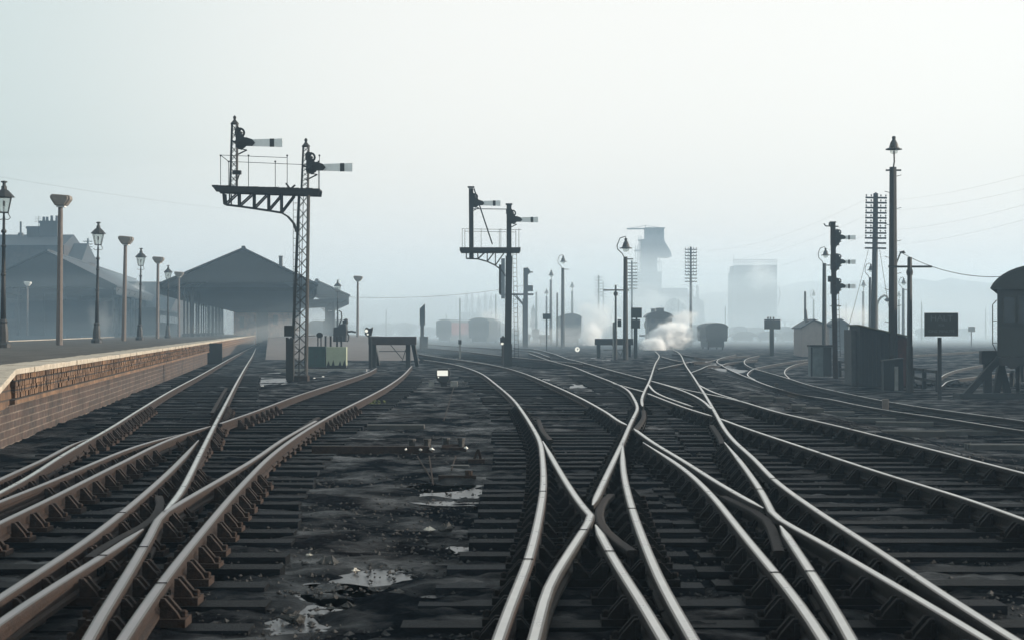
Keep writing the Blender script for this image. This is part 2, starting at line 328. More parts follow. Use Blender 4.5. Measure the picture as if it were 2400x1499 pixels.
def rail_mesh(w, top, t0=0, t1=0, z=RT, wid=1., name='rail', parent=None):
    n = len(w); L_ = np.r_[0, np.cumsum(np.linalg.norm(np.diff(w, axis=0), axis=1))]; mb = MB(); K = len(PROF); vs = []
    for i in range(n):
        dd = w[min(i+1, n-1)]-w[max(i-1, 0)]; dd /= np.linalg.norm(dd); nx, ny = dd[1], -dd[0]
        k = wid
        if t0: k *= min(1, .25+.75*L_[i]/t0)
        if t1: k *= min(1, .25+.75*(L_[-1]-L_[i])/t1)
        g_ = float(G(w[i][0], w[i][1]))
        for a_, b_ in PROF: vs.append((w[i][0]+nx*a_*k, w[i][1]+ny*a_*k, g_+z+b_))
    fs = [(i*K+j, i*K+(j+1) % K, (i+1)*K+(j+1) % K, (i+1)*K+j) for i in range(n-1) for j in range(K)]
    mi = [0 if j == 2 else (2 if j in (1, 3) else 1) for i in range(n-1) for j in range(K)]
    fs += [tuple(range(K-1, -1, -1)), tuple(range((n-1)*K, n*K))]; mi += [1, 1]
    mb.v = vs; mb.f = fs; mb.m = mi
    return mb.build(name, [top, M['rail_side'] if top == M['rail_dull'] or w[0][0] < -1.2 else M['rail_side_black'], M['rail_edge'] if top != M['check_rail'] else top], parent)
TRK = {}
def track(key, label, rails, top, group='railway tracks in the yard'):
    w = RW[rails[0][0]]; c = w[len(w)//2]
    t_ = thing('railway_track', (0, 0, 0), label, 'railway track', group); TRK[key] = t_
    for r_ in rails:
        nm, a_, b_ = (r_+(0, 0))[:3] if isinstance(r_, tuple) else (r_, 0, 0)
        rail_mesh(RW[nm], M[top], a_, b_, parent=t_)
    return t_
track('T3', 'rusty curved track closest beside the platform wall, bottom left edge', [('ap', 0, 2), ('e', 3, 0)], 'rail_dull')
track('T1', 'straight platform track running under the station canopy', [('a',), ('bu', 0, .8)], 'rail_bright')
track('T4', 'rusty diverging track that crosses the platform line at bottom left', [('cp', 1.5, 0), ('gl', .5, 0), ('bl', 0, 0)], 'rail_dull')
track('T2', 'curved siding ending at the brown buffer stop by the green cabinet', [('c1',), ('c2', .4, 0), ('d',)], 'rail_dull')
track('R1', 'shiny main track sweeping left towards the two-armed timber signal post', [('h',), ('i1', 0, .3), ('i2', .3, .6)], 'rail_bright')
track('R2', 'shiny crossing track with the white diamond vertex, bottom centre', [('n1', 2.5, 0), ('n2', .5, 0), ('p', 3, 0)], 'rail_bright')
track('MM', 'shiny straight track leading to the steaming locomotive', [('mu', 0, 1), ('ml', 0, .6), ('q1',)], 'rail_bright')
track('R3', 'shiny turnout track fanning out to the lower right corner', [('o', 3, 0), ('q2', 3, 0), ('q3', .5, 0)], 'rail_bright')
track('X', 'shiny long track crossing the straight line and leaving at the right edge', [('xn1',), ('xn3',), ('xn2', 0, .4), ('xn4', .3, 0), ('xf1', 0, .4), ('xf2', .4, 0)], 'rail_bright')
track('SL', 'short curved slip rails inside the diamond crossing', [('s1', 0, .5), ('s2', .5, 1), ('s3', .5, 1)], 'rail_bright')
track('Y', 'distant track passing behind the timber signal post', [('yn',), ('yf',)], 'rail_bright')
track('E', 'low-lying track curving past the dark hut and the HALT board', [('ef',), ('en',)], 'rail_bright')
track('E2', 'sharply curved track leaving behind the grey cabinet on the right', [('ef2',), ('en2',)], 'rail_bright')
track('RR', 'faint bright rails curving across the low ground beyond the HALT board', [('rr1',), ('rr2',), ('rr3',)], 'rail_bright')
track('K', 'far crossover track in front of the steam cloud', [('k1',), ('k2',), ('k3',), ('k4',)], 'rail_bright')
CHECK = [[(1432,1148),(1412,1166),(1404,1188),(1408,1212),(1430,1240),(1482,1277)], [(1695,1152),(1760,1182),(1795,1203),(1812,1232),(1826,1278)],
 [(372,1152),(376,1172),(358,1203),(320,1228),(270,1252),(208,1292)], [(1508,956),(1508,972),(1496,990),(1484,1003)], [(1668,990),(1684,1012),(1694,1032)],
 [(497,962),(512,935),(530,905)], [(1262,978),(1272,1003),(1290,1024)], [(700,1000),(745,972)]]
CL = ['dark bent check rail right of the bottom centre diamond', 'dark bent check rail beside the right-hand crossing', 'dark hooked check rail inside the bottom left crossing', 'short worn check rail at the middle diamond crossing',
 'short dull check rail along the steaming locomotive line', 'low dark check rail left of the platform line', 'faint rusty check rail in the left curve of the main track', 'dark check rail lying along the outer siding rail']
for k, (c_, l_) in enumerate(zip(CHECK, CL)):
    o_ = rail_mesh(spline(c_), M['check_rail'], 0, 0, z=RT-.03, wid=1.1, name='check_rail'); tag(o_, l_, 'check rail', 'check rails at the crossings')

def joint(key, nm, py):
    w = RW[nm]; yy = P(0, py, RT)[1]; q = rail_x(w, yy)
    if not q: return
    m_ = MB(); m_.box((0, 0, .0015), (.062, .007, .006)); m_.box((.018, 0, -.075), (.012, .46, .05)); m_.box((-.018, 0, -.075), (.012, .46, .05))
    for k in (-.16, -.06, .06, .16): m_.box((0, k, -.075), (.075, .03, .03))
    o_ = m_.build('fishplate_joint', M['chair_black'], TRK[key], loc=(q[0], yy, RT)); o_.rotation_euler = (0, 0, q[1])
# timbers and chairs, row by row
def rail_x(w, y):
    ys = w[:, 1]
    for i in range(len(w)-1):
        a_, b_ = ys[i], ys[i+1]
        if (a_-y)*(b_-y) <= 0 and a_ != b_:
            u = (y-a_)/(b_-a_); return w[i][0]+u*(w[i+1][0]-w[i][0]), math.atan2(-(w[i+1][0]-w[i][0])*np.sign(b_-a_), abs(b_-a_))
    return None
ROWT = {'T3': ['ap', 'e'], 'T1': ['a', 'bu'], 'T4': ['cp', 'gl', 'bl'], 'T2': ['c1', 'c2', 'd'], 'R1': ['h', 'i1', 'i2'], 'R2': ['n1', 'n2', 'p'], 'MM': ['mu', 'ml', 'q1'], 'R3': ['o', 'q2', 'q3'], 'X': ['xn1', 'xn2', 'xn3', 'xn4', 'xf1', 'xf2']}
for j_ in (('R1', 'h', 1309), ('R1', 'h', 1150), ('R2', 'p', 1340), ('R3', 'q3', 1337), ('R2', 'n1', 1240), ('R3', 'q2', 1145), ('MM', 'q1', 1120), ('T4', 'bl', 1280), ('T2', 'd', 1365), ('R3', 'o', 1190), ('R2', 'n2', 1290), ('X', 'xn4', 1060), ('X', 'xf2', 1005), ('T4', 'gl', 1300), ('T3', 'e', 1200)): joint(*j_)
slp = []
for k in range(3):
    mb = MB(); n = 8
    for q in range(n):
        x0 = q/n-.5; x1 = (q+1)/n-.5
        mb.bx(x0, x1, -.127+random.uniform(-.004, .004), .127+random.uniform(-.004, .004), -.13, random.uniform(-.004, .003))
    slp.append(MB().box((0, 0, -.065), (1, .254, .13)).mesh('sleeper', M['sleeper_wood']))
# cast iron chair: base plate, two jaws and a wooden key
mb = MB(); mb.bx(-.18, .18, -.1, .1, 0, .045)
for sg in (-1, 1):
    mb.plate([(sg*.04, .04), (sg*.15, .04), (sg*.13, .075), (sg*.065, .15), (sg*.042, .15)], -.075, -.035); mb.plate([(sg*.04, .04), (sg*.15, .04), (sg*.13, .075), (sg*.065, .15), (sg*.042, .15)], .035, .075)
mb.bx(-.062, -.036, -.09, .09, .07, .13)
mb.lathe([(.022, .045), (.022, .075), (.012, .082)], 6, (.155, 0, 0)); mb.lathe([(.022, .045), (.022, .075), (.012, .082)], 6, (-.155, 0, 0))
chair_me = mb.mesh('chair', M['rust_iron']); chair_bk = mb.mesh('chair', M['chair_black'])
cnt = {}
y = 7.4; TZ = .045
def put_timber(key, x0, x1, y, ang, z, xs):
    cnt[key] = cnt.get(key, 0)+1
    cx_ = (x0+x1)/2; g_ = float(G(cx_, y)); L_ = (x1-x0)
    o_ = bpy.data.objects.new('sleeper', random.choice(slp)); COL.objects.link(o_); o_.parent = TRK[key]
    o_.location = (cx_, y, g_+z); o_.rotation_euler = (0, 0, ang); o_.scale = (L_, random.uniform(.94, 1.04), 1)
    if y < 34:
        last = -99
        for xx, ra in sorted(xs):
            if xx-last < .2: continue
            last = xx
            c_ = bpy.data.objects.new('chair', chair_me if key in ('T1', 'T2', 'T3', 'T4') else chair_bk); COL.objects.link(c_); c_.parent = o_
            c_.scale = (1/L_, 1, 1); dx = (xx-cx_)
            c_.location = (dx/L_/max(.3, math.cos(ang)), 0, RT-.135-z-.045); c_.rotation_euler = (0, 0, 0)
while y < 62:
    iv = []
    for key, rl in ROWT.items():
        xs = [(q, nm) for nm in rl for q in [rail_x(RW[nm], y)] if q]
        for q, nm in xs:
            iv.append((q[0], q[1], key))
    iv.sort(); 
    # group rails into clusters with a gap under 1.6 m
    cl = []
    for q in iv:
        if cl and q[0]-cl[-1][-1][0] < 1.58: cl[-1].append(q)
        else: cl.append([q])
    for c_ in cl:
        if len(c_) < 2: continue
        pieces = [c_]
        if c_[-1][0]-c_[0][0] > 3.6:
            k = len(c_)//2; k += random.choice((-1, 0, 0)); k = max(1, min(len(c_)-1, k))
            pieces = [c_[:k], c_[k:]]
        xe0 = c_[0][0]-.56; xe1 = c_[-1][0]+.56
        if len(pieces) == 2:
            mid = (pieces[0][-1][0]+pieces[1][0][0])/2; ends = [(xe0, mid-.02), (mid+.02, xe1)]
        else: ends = [(xe0, xe1)]
        for pc, (e0, e1) in zip(pieces, ends):
            ang = .5*sum(q[1] for q in pc)/len(pc) if len(pieces) == 1 and len(pc) <= 3 else 0
            put_timber(pc[0][2], e0+random.uniform(-.05, .05), e1+random.uniform(-.05, .05) if len(pieces) == 1 else e1, y+random.uniform(-.03, .03), ang, TZ+random.choice((random.uniform(-.014, .004), random.uniform(-.03, 0))), [(q[0], q[1]) for q in pc])
    y += .73*random.uniform(.96, 1.04)
def perp_timbers(key, guide, off, y0, y1, step=.76):
    w = RW[guide]; acc = 0
    for i in range(1, len(w)-1):
        acc += np.linalg.norm(w[i]-w[i-1])
        if acc < step: continue
        acc = 0
        if not (y0 < w[i][1] < y1): continue
        d_ = w[i+1]-w[i-1]; d_ /= np.linalg.norm(d_)
        if d_[1] < 0: d_ = -d_
        n_ = np.array([d_[1], -d_[0]]); c_ = w[i]+n_*off
        ang = math.atan2(n_[1], n_[0]); key_c = cnt.get(key, 0)
        if key_c > 95: break
        cnt[key] = key_c+1
        o_ = bpy.data.objects.new('sleeper', random.choice(slp)); COL.objects.link(o_); o_.parent = TRK[key]
        o_.location = (c_[0], c_[1], float(G(*c_))+.045+random.uniform(-.01, .01)); o_.rotation_euler = (0, 0, ang); o_.scale = (2.6, 1, 1)
perp_timbers('E', 'ef', -.72, 30, 110)
perp_timbers('R1', 'i1', -.72, 62.5, 106)
perp_timbers('Y', 'yn', -.72, 60, 150)

# ------------------------------------------------------------------ ground sheet
PUD = [(735,1422,95,34), (860,1368,80,26), (1010,1402,60,13), (1075,1146,85,17), (1000,1135,60,8), (1085,1287,24,9), (2010,1167,70,12), (2200,1255,90,14), (1398,1404,28,12), (1450,905,90,5), (1200,888,60,4), (1540,842,110,5), (770,868,110,3), (2110,1300,60,10), (1350,962,60,4), (300,1420,60,16), (230,1340,60,10), (1480,1040,14,30), (600,890,80,6)]
PW = []
for (x_, y_, rx_, ry_) in PUD:
    c_ = P(x_, y_, 0); s_ = F/c_[1]; e1 = P(x_, y_+ry_, 0)[1]; e2 = P(x_, max(y_-ry_, 790), 0)[1]
    PW.append((c_[0], (e1+e2)/2, 1.3*rx_/s_, 1.3*max(.12, (e2-e1)/2), c_[2]))
def vnoise(X, Y, sc, seed):
    rs = np.random.RandomState(seed); T = rs.rand(256, 256); u = X*sc+1000.3; v = Y*sc+1000.7
    i = np.floor(u).astype(int); j = np.floor(v).astype(int); fu = u-i; fv = v-j; fu = fu*fu*(3-2*fu); fv = fv*fv*(3-2*fv)
    g_ = lambda a, b: T[a % 256, b % 256]
    return (g_(i, j)*(1-fu)+g_(i+1, j)*fu)*(1-fv)+(g_(i, j+1)*(1-fu)+g_(i+1, j+1)*fu)*fv-.5
xs = np.concatenate([[-690, -500, -300, -200, -140, -100, -80, -60, -50, -40, -32, -26, -21, -17, -14, -12, -11], np.arange(-10, 8.01, .05), np.arange(8.2, 17, .3), [18, 20, 22, 25, 30, 36, 44, 55, 70, 100, 140, 200, 300, 500, 690]])
ys = [-50, -30, -15, -5, 0, 3, 5]; y = 6.2
while y < 50: ys.append(y); y += max(.035, .0045*y)
while y < 130: ys.append(y); y += 1.0
while y < 700: ys.append(y); y *= 1.06
ys.append(738); ys = np.array(ys, float)
XX, YY = np.meshgrid(xs, ys)
fade = sstep(-10.5, -9.5, XX)*(1-sstep(16, 17, XX))*sstep(5.5, 7, YY)*(1-sstep(100, 128, YY))
W0 = 0
dz = .05*vnoise(XX, YY, .7, 1)+.045*vnoise(XX, YY, 2.7, 2)+.03*vnoise(XX, YY, 9, 3)*(YY < 60)+.014*vnoise(XX, YY, 19, 4)*(YY < 35)
dent = np.zeros_like(XX)
for (a_, b_, c_, d_, g_) in PW:
    rr = np.sqrt(((XX-a_)/c_)**2+((YY-b_)/d_)**2)*1.0+.9*vnoise(XX, YY, 2.6, 9)+.5*vnoise(XX, YY, 7.3, 10)
    dent = np.maximum(dent, 1-sstep(.45, 1.1, rr))
ZZ = G(XX, YY)+(dz*(1-.75*dent)+.004)*fade-.026*dent*fade
nx_, ny_ = len(xs), len(ys)
me = bpy.data.meshes.new('ground'); me.vertices.add(nx_*ny_); me.vertices.foreach_set('co', np.stack([XX, YY, ZZ], -1).ravel())
ii, jj = np.meshgrid(np.arange(nx_-1), np.arange(ny_-1)); q0 = (jj*nx_+ii).ravel(); quads = np.stack([q0, q0+1, q0+nx_+1, q0+nx_], -1)
nq = len(quads); me.loops.add(nq*4); me.loops.foreach_set('vertex_index', quads.ravel()); me.polygons.add(nq); me.polygons.foreach_set('loop_start', np.arange(nq)*4); me.polygons.foreach_set('use_smooth', np.ones(nq, bool))
me.update(); me.validate(); me.materials.append(M['ground']); go = bpy.data.objects.new('ground', me); COL.objects.link(go); tag(go, None, None, kind='structure')
def gz(x, y): return float(G(x, y))
for k, (a_, b_, c_, d_, g_) in enumerate(PW):
    n = 24; poly = [(a_+c_*1.5*math.cos(2*math.pi*i/n), b_+d_*1.5*math.sin(2*math.pi*i/n)) for i in range(n)]
    mb = MB(); mb.add([(x, y, float(G(x, y))-.013) for x, y in poly], [tuple(range(n))])
    tag(mb.build('puddle', M['water']), None, None, kind='structure')
# loose cinders
def rock(mb, c, r, mi=0, sq=.7):
    vs = []; 
    for (x, y_, z) in ((1, 0, 0), (-1, 0, 0), (0, 1, 0), (0, -1, 0), (0, 0, 1), (0, 0, -1)):
        k = r*random.uniform(.6, 1.3); a_ = .4
        vs.append((c[0]+(x+random.uniform(-a_, a_))*k, c[1]+(y_+random.uniform(-a_, a_))*k, c[2]+(z*sq+random.uniform(-.2, .2))*k))
    mb.add(vs, [(0, 2, 4), (2, 1, 4), (1, 3, 4), (3, 0, 4), (2, 0, 5), (1, 2, 5), (3, 1, 5), (0, 3, 5)], mi)
mb = MB()
for k in range(17000):
    yy = 8*math.exp(random.random()**.9*1.6); xx = random.uniform(-.31, .31)*yy
    if xx < -.1*yy-4.0: continue
    rock(mb, (xx, yy, gz(xx, yy)+.005), random.choice((.006, .009, .009, .013, .02))*random.uniform(.7, 1.3), 0 if random.random() < .985 else 1)
tag(mb.build('loose_cinders', [M['cinder'], M['grey_wood']]), None, None, kind='stuff')

# ------------------------------------------------------------------ main platform
PH = 1.07
pr = thing('railway_platform', (0, 0, 0), 'long brick platform with pale stone edge running beside the left tracks', 'platform', 'station platforms')
pe0 = W(22, 863, 24.5); 
def zat(px, py, h):
    s_ = (py-HY)/(CZ-h); return np.array([(px-CX)/s_, F/s_])
A0 = zat(22, 863, PH); A1 = zat(260, 829.5, PH); A2 = zat(508, 797.2, PH)
dirp = (A2-A0)/np.linalg.norm(A2-A0); nrm = np.array([dirp[1], -dirp[0]])   # nrm points right, over the tracks
FAR = A2+dirp*170
pang = math.atan2(-dirp[0], dirp[1])
# everything of the facing is modelled in a frame running along the edge: local y along, local x outwards
pr.location = (A0[0], A0[1], 0); pr.rotation_euler = (0, 0, pang)
LEN = float(np.linalg.norm(FAR-A0)); L1 = float(np.linalg.norm(A2-A0))
mb = MB(); y = 0
while y < LEN:                                       # coping slabs with open joints and worn edges
    st = .9 if y < 90 else 6
    mb.add([], []); a_ = random.uniform(-.012, .012); b_ = random.uniform(-.006, .006)
    mb.bx(-.55, .1+a_, y, y+st-.012, PH-.085, PH+b_); y += st
mb.bx(-.55, .1, -7.5, 0, .0, .01)
mb.v = mb.v[:-8]; mb.f = mb.f[:-6]; mb.m = mb.m[:-6]
for k in range(8):                                    # ramp at the near end
    y1 = -k*.9; y0 = y1-.9; z1 = PH-.085-(-y1)/6.5; z0 = PH-.085-(-y0)/6.5
    vs = [(x, yy, z+dz_) for yy, z in ((y0+.012, z0), (y1, z1)) for dz_ in (0, .085) for x in (-.55, .1)]
    mb.add(vs, [(0, 1, 3, 2), (4, 6, 7, 5), (0, 4, 5, 1), (2, 3, 7, 6), (0, 2, 6, 4), (1, 5, 7, 3)])
mb.build('coping', M['coping_stone'], pr, bevel=.012)
mb = MB()
def strip(x0, x1, za, zb, y0=0, y1=LEN):
    mb.bx(x0, x1, y0, y1, za, zb)
rows = [(.0, PH-.43, PH-.088), (.075, PH-.50, PH-.431)]
for x1, za, zb in rows: strip(-.3, x1, za, zb)
mb.add([(-.3, -5.5, 0.0), (.0, -5.5, 0.0), (.0, 0, 0.57), (-.3, 0, .57), (-.3, -5.5, .12), (.0, -5.5, .12), (.0, 0, PH-.088), (-.3, 0, PH-.088)], [(0, 1, 2, 3), (7, 6, 5, 4), (1, 5, 6, 2), (0, 3, 7, 4), (0, 4, 5, 1)])
for r_ in range(4):                                   # projecting header courses, each brick a little out of line
    y = .06*r_
    while y < 62:
        x1 = (.035, .06, .052, .03)[r_]+random.uniform(-.014, .014); mb.bx(0.0, x1+.02, y, y+.112, PH-.168-.083*r_, PH-.094-.083*r_); y += .12
mb.build('brick_corbel', M['corbel_brick'], pr)
mb = MB(); mb.bx(-.3, -.02, -5.5, LEN, -.1, PH-.502)
mb.build('brick_facing', M['platform_brick'], pr)
# surface: from the right edge to the far left edge
LX = -9.5
mb = MB(); mb.add([(-.55, 0, PH-.004), (-.55, LEN, PH-.004), (-13, LEN, PH-.004), (LX, 100, PH-.004), (LX-.5, 0, PH-.004)], [(0, 1, 2, 3, 4)])
mb.add([(-.55, 0, PH-.004), (LX-.5, 0, PH-.004), (LX-.5, -6, .06), (-.55, -6, .06)], [(0, 1, 2, 3)])
mb.build('platform_surface', M['platform_top'], pr)
mb = MB(); mb.bx(LX-.75, LX-.5, 0, 120, 0, PH+.02); mb.build('rear_edge_coping', M['coping_stone'], pr)
# island ramp on the right of the station track
rp = thing('platform_ramp', (0, 0, 0), 'pale sloping ramp end of the island platform behind the green cabinet', 'platform ramp', 'station platforms')
q = [P(622, 843), P(985, 846)]; zt = 1.07
vs = [q[0], q[1], W(952, 790, 135), W(628, 790, 135)]; vs = [(v[0], v[1], z_) for v, z_ in zip(vs, (.02, .02, zt, zt))]
m_ = MB(); m_.add(vs, [(0, 1, 2, 3)]); far = [(vs[2][0], vs[2][1], zt), (vs[3][0], vs[3][1], zt), (vs[3][0]-10, 240, zt), (vs[2][0]-14, 240, zt)]
m_.add(far, [(0, 1, 2, 3)]); m_.build('ramp_surface', M['ramp_top'], rp)
m_ = MB(); m_.add([(v[0]+d_, v[1], 0-.02) for v, d_ in ((vs[0], 0), (vs[3], 0), (far[2], 0))]+[(v[0], v[1], v[2]-.01) for v in (vs[0], vs[3], far[2])], [(0, 1, 4, 3), (1, 2, 5, 4)])
m_.add([(v[0], v[1], -.02) for v in (vs[1], vs[2], far[3])]+[(v[0], v[1], v[2]-.01) for v in (vs[1], vs[2], far[3])], [(0, 3, 4, 1), (1, 4, 5, 2)])
m_.build('side_wall', M['platform_brick'], rp)
# short recess in the platform wall
tag(MB().bx(-.35, .35, -.05, .03, 0, 1.0).build('wall_pier', M['black_paint'], None, loc=(*(zat(500, 800, PH)+nrm*.08), 0)), 'dark pier standing against the platform wall below the last lamps', 'pier')

# ------------------------------------------------------------------ station buildings
def along(D0, x0):
    return thing, D0
def shed(name, label, D, x0, xa, x1, ye0, ya, ye1, yb, length, mats, posts=(), group='station canopies', board=None, drop=.8):
    """gabled platform roof: gable boards face the camera, roof runs away along the platform"""
    s = F/D; cx0 = (xa-CX)/s
    t_ = thing(name, (cx0, D, 0), label, 'canopy', group, rz=pang)
    X = lambda px: (px-xa)/s
    Z = lambda py: CZ+(HY-py)/s
    a0, a1 = X(x0), X(x1); za = Z(ya); z0 = Z(ye0); z1 = Z(ye1); zb = Z(yb)
    bl_ = [(a0, z0), (0, za), (a1, z1)]
    # gable board
    g_ = MB(); n0 = (a0*(za-zb)/(za-z0) if z0 < zb else a0)
    poly = [(0, za-.05), (a0*.98, z0-.02), (a0*.98, min(z0, zb)-.35), (a0*.7, zb), (a1*.7, zb), (a1*.98, min(z1, zb)-.35), (a1*.98, z1-.02)]
    g_.plate(poly, -.06, .06); g_.build('gable_board', M['valance'], t_)
    r_ = MB()
    r_.plate([(a0-.15, z0), (0, za+.02), (0, za+.16), (a0-.15, z0+.14)], -.25, length); r_.plate([(0, za+.02), (a1+.15, z1), (a1+.15, z1+.14), (0, za+.16)], -.25, length)
    r_.build('roof', M['slate'], t_)
    c_ = MB(); c_.box((0, length/2, za+.2), (.3, length, .16)); c_.build('ridge_cap', M['slate'], t_)
    v_ = MB(); v_.bx(a0-.03, a0+.03, .08, length, z0-drop, z0-.02); v_.bx(a1-.03, a1+.03, .08, length, z1-drop, z1-.02); v_.build('side_valance', M['valance'], t_)
    tr_ = MB(); y_ = 2
    while y_ < length:
        tr_.bar((a0, y_, z0-.1), (0, y_, za-.15), .14); tr_.bar((0, y_, za-.15), (a1, y_, z1-.1), .14); tr_.bar((a0*.95, y_, z0-.25), (a1*.95, y_, z1-.25), .12, .2); y_ += 6
    tr_.bar((0, 1, za-.2), (0, length-1, za-.2), .15); tr_.build('roof_truss', M['canopy_under'], t_)
    for (f0, n_, st) in posts:
        px_ = a0*f0 if f0 > 0 else a1*(-f0)
        for k in range(n_):
            p_ = MB(); yy = 1.2+k*st; p_.tube([(0, 0, 1.05), (0, 0, z0-.2)], .09, 8); p_.box((0, 0, 1.2), (.3, .3, .3)); p_.bar((0, 0, z0-1.0), (.6, 0, z0-.2), .06); p_.bar((0, 0, z0-1.0), (-.6, 0, z0-.2), .06)
            p_.build('post', M['black_iron'], t_, loc=(px_, yy, 0))
    return t_, X, Z, s
sa, X, Z, s = shed('station_canopy', 'big gabled station roof with dark interior over the platform track', 153, 378, 570, 741, 668, 584, 668, 662, 95, None, posts=((.72, 18, 5), (.62, 8, 10)))
m_ = MB(); m_.bx(-.35, .35, -.3, .3, 0, .5); m_.tube([(0, 0, .5), (0, 0, 1.35)], .16, 10); m_.lathe([(.2, 1.35), (.2, 1.42)], 10)
m_.build('chimney', M['stack_brick'], sa, loc=(X(657), 3, Z(635)))
m_ = MB(); m_.plate([(X(432), Z(700)), (X(545), Z(729)), (X(706), Z(729)), (X(706), Z(690)), (X(690), Z(668)), (X(572), Z(600)), (X(440), Z(668))], 14, 14.2); m_.build('interior_shade', M['canopy_under'], sa)  # dark sheet added to stand in for the shade under the roof
# building inside the roof
bi = thing('station_building', (*zat(612, 785, PH), 0), 'brick station block with walls coloured as if sunlit under the big roof', 'building', rz=pang)
D_i = F/((785-HY)/(CZ-PH)); si = F/D_i; fx = lambda p_: (p_-612)/si; fz = lambda p_: CZ+(HY-p_)/si
m_ = MB(); m_.bx(fx(548), fx(600), .5, 12, 0, fz(700)); m_.bx(fx(628), fx(700), .5, 12, 0, fz(700)); m_.build('wall', M['sunlit_brick'], bi); m_ = MB(); m_.bx(fx(600.5), fx(627.5), 1.2, 12, 0, fz(700)); m_.build('dark_bay', M['canopy_under'], bi)
for x0, x1, y0, y1 in ((562, 572, 742, 768), (640, 650, 738, 760), (605, 622, 716, 775)):
    m_ = MB(); m_.bx(fx(x0), fx(x1), .40, .49, fz(y1), fz(y0)) if x0 != 605 else m_.bx(fx(x0), fx(x1), 1.1, 1.19, fz(y1), fz(y0)); m_.build('window', M['window_dark'], bi)
sb, X, Z, s = shed('platform_canopy', 'smaller gabled canopy on the right behind the lattice signal post', 175, 672, 743, 817, 700, 660, 694, 697, 60, None, posts=((-.55, 8, 6),))
# "6" style platform number board
t_ = thing('platform_sign', W(774, 728, 172), 'small dark sign hanging under the right canopy', 'sign')
m_ = MB(); m_.bx(-.26, .26, -.03, .03, -.18, .18); m_.build('board', M['black_paint'], t_); m_ = MB(); m_.bar((-.15, 0, .18), (-.15, 0, .5), .03); m_.bar((.15, 0, .18), (.15, 0, .5), .03); m_.build('hanger', M['black_iron'], t_)
m_ = MB(); m_.bx(-.16, -.1, -.04, -.031, -.1, .1); m_.bx(.0, .16, -.04, -.031, -.03, .03); m_.build('lettering', M['white_enamel'], t_)
sc_, X, Z, s = shed('left_train_shed', 'wide gabled train shed at the far left edge behind the lamps', 188, -60, 108, 268, 672, 590, 672, 672, 110, None, posts=((-.95, 14, 7), (.4, 5, 20)))
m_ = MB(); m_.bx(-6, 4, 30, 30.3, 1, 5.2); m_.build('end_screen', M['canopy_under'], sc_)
# low ranges between the sheds
t_ = thing('carriage_shed', (*W(300, 700, 240)[:2], 0), 'long low building with lean-to roofs between the two station sheds', 'building', rz=pang*.4)
m_ = MB(); m_.bx(-7, 5, 0, 30, 0, 7.6); m_.build('wall', M['house_brick'], t_); m_ = MB(); m_.plate([(-7.4, 7.6), (5.4, 7.6), (4.6, 8.1), (-6.6, 8.1)], -.4, 30); m_.build('roof', M['slate'], t_)
for k in range(4): MB().bx(-5+k*2.6, -3.6+k*2.6, -.12, -.02, 2.2, 5).build('window', M['window_dark'], t_)
m_ = MB(); m_.add([(-7.5, -6, 4.2), (6.5, -6, 4.2), (6.5, -.13, 6), (-7.5, -.13, 6)], [(0, 1, 2, 3)]); m_.build('lean_to_roof', M['slate'], t_)
# parked train by the platform under the lean-to
t_ = thing('parked_coach', (*W(345, 760, 200)[:2], .9), 'hazy row of coach windows standing beyond the left platform', 'coach', rz=pang)
m_ = MB(); m_.bx(-1.3, 1.3, 0, 40, .2, 2.9); m_.build('body', M['coach_paint'], t_); m_ = MB(); m_.plate([(-1.35, 2.9), (1.35, 2.9), (.8, 3.25), (-.8, 3.25)], -.05, 40); m_.build('roof', M['coach_roof'], t_)
for k in range(12): MB().bx(1.3, 1.34, 1.5+k*3.2, 3.4+k*3.2, 1.6, 2.4).build('window', M['window_dark'], t_)
# tall house with chimneys
t_ = thing('station_house', (*W(95, 700, 222)[:2], 0), 'tall brick house with chimney stacks rising behind the left shed', 'house'); s = F/222
hx = lambda p_: (p_-95)/s; hz = lambda p_: CZ+(HY-p_)/s
m_ = MB(); m_.bx(hx(-40), hx(150), 0, 10, 0, hz(575)); m_.bx(hx(150.5), hx(186), 1, 9, 0, hz(612)); m_.build('wall', M['house_brick'], t_)
m_ = MB(); m_.add([(hx(-40), -.3, hz(575)), (hx(150), -.3, hz(575)), (hx(150), 5, hz(545)), (hx(-40), 5, hz(545)), (hx(-40), 10.3, hz(575)), (hx(150), 10.3, hz(575))], [(0, 1, 2, 3), (3, 2, 5, 4), (1, 5, 2), (0, 3, 4)])
m_.add([(hx(151), .5, hz(612)), (hx(189), .5, hz(612)), (hx(184), 5, hz(566)), (hx(151), 5, hz(566)), (hx(151), 9.5, hz(612)), (hx(189), 9.5, hz(612))], [(0, 1, 2, 3), (3, 2, 5, 4), (1, 5, 2)]); m_.build('roof', M['slate'], t_)
for x0, x1, yt, pots in ((42, 72, 526, ()), (73, 115, 513, (78, 86, 97, 109))):
    m_ = MB(); m_.bx(hx(x0), hx(x1), 4, 6, hz(560), hz(yt)); m_.bx(hx(x0)-.1, hx(x1)+.1, 3.9, 6.1, hz(yt)-.3, hz(yt)-.05); c_ = m_.build('chimney', M['stack_brick'], t_)
    for p_ in pots:
        MB().lathe([(.2, 0), (.16, .5 if p_ < 90 else .65), (.2, .55 if p_ < 90 else .7)], 8).build('chimney_pot', M['stack_brick'], c_, loc=(hx(p_), 5, hz(yt)))
m_ = MB(); m_.tube([(0, 0, 0), (0, 0, 1.8)], .13, 8); m_.lathe([(.45, 0), (.3, .4)], 8); m_.build('flue_pipe', M['black_iron'], t_, loc=(hx(33), 3, hz(550)))
m_ = MB(); m_.bar((0, 0, 0), (0, 0, 1.3), .05)
for k in range(4): m_.bar((-.5, 0, .6+k*.2), (.3, 0, .55+k*.2), .03)
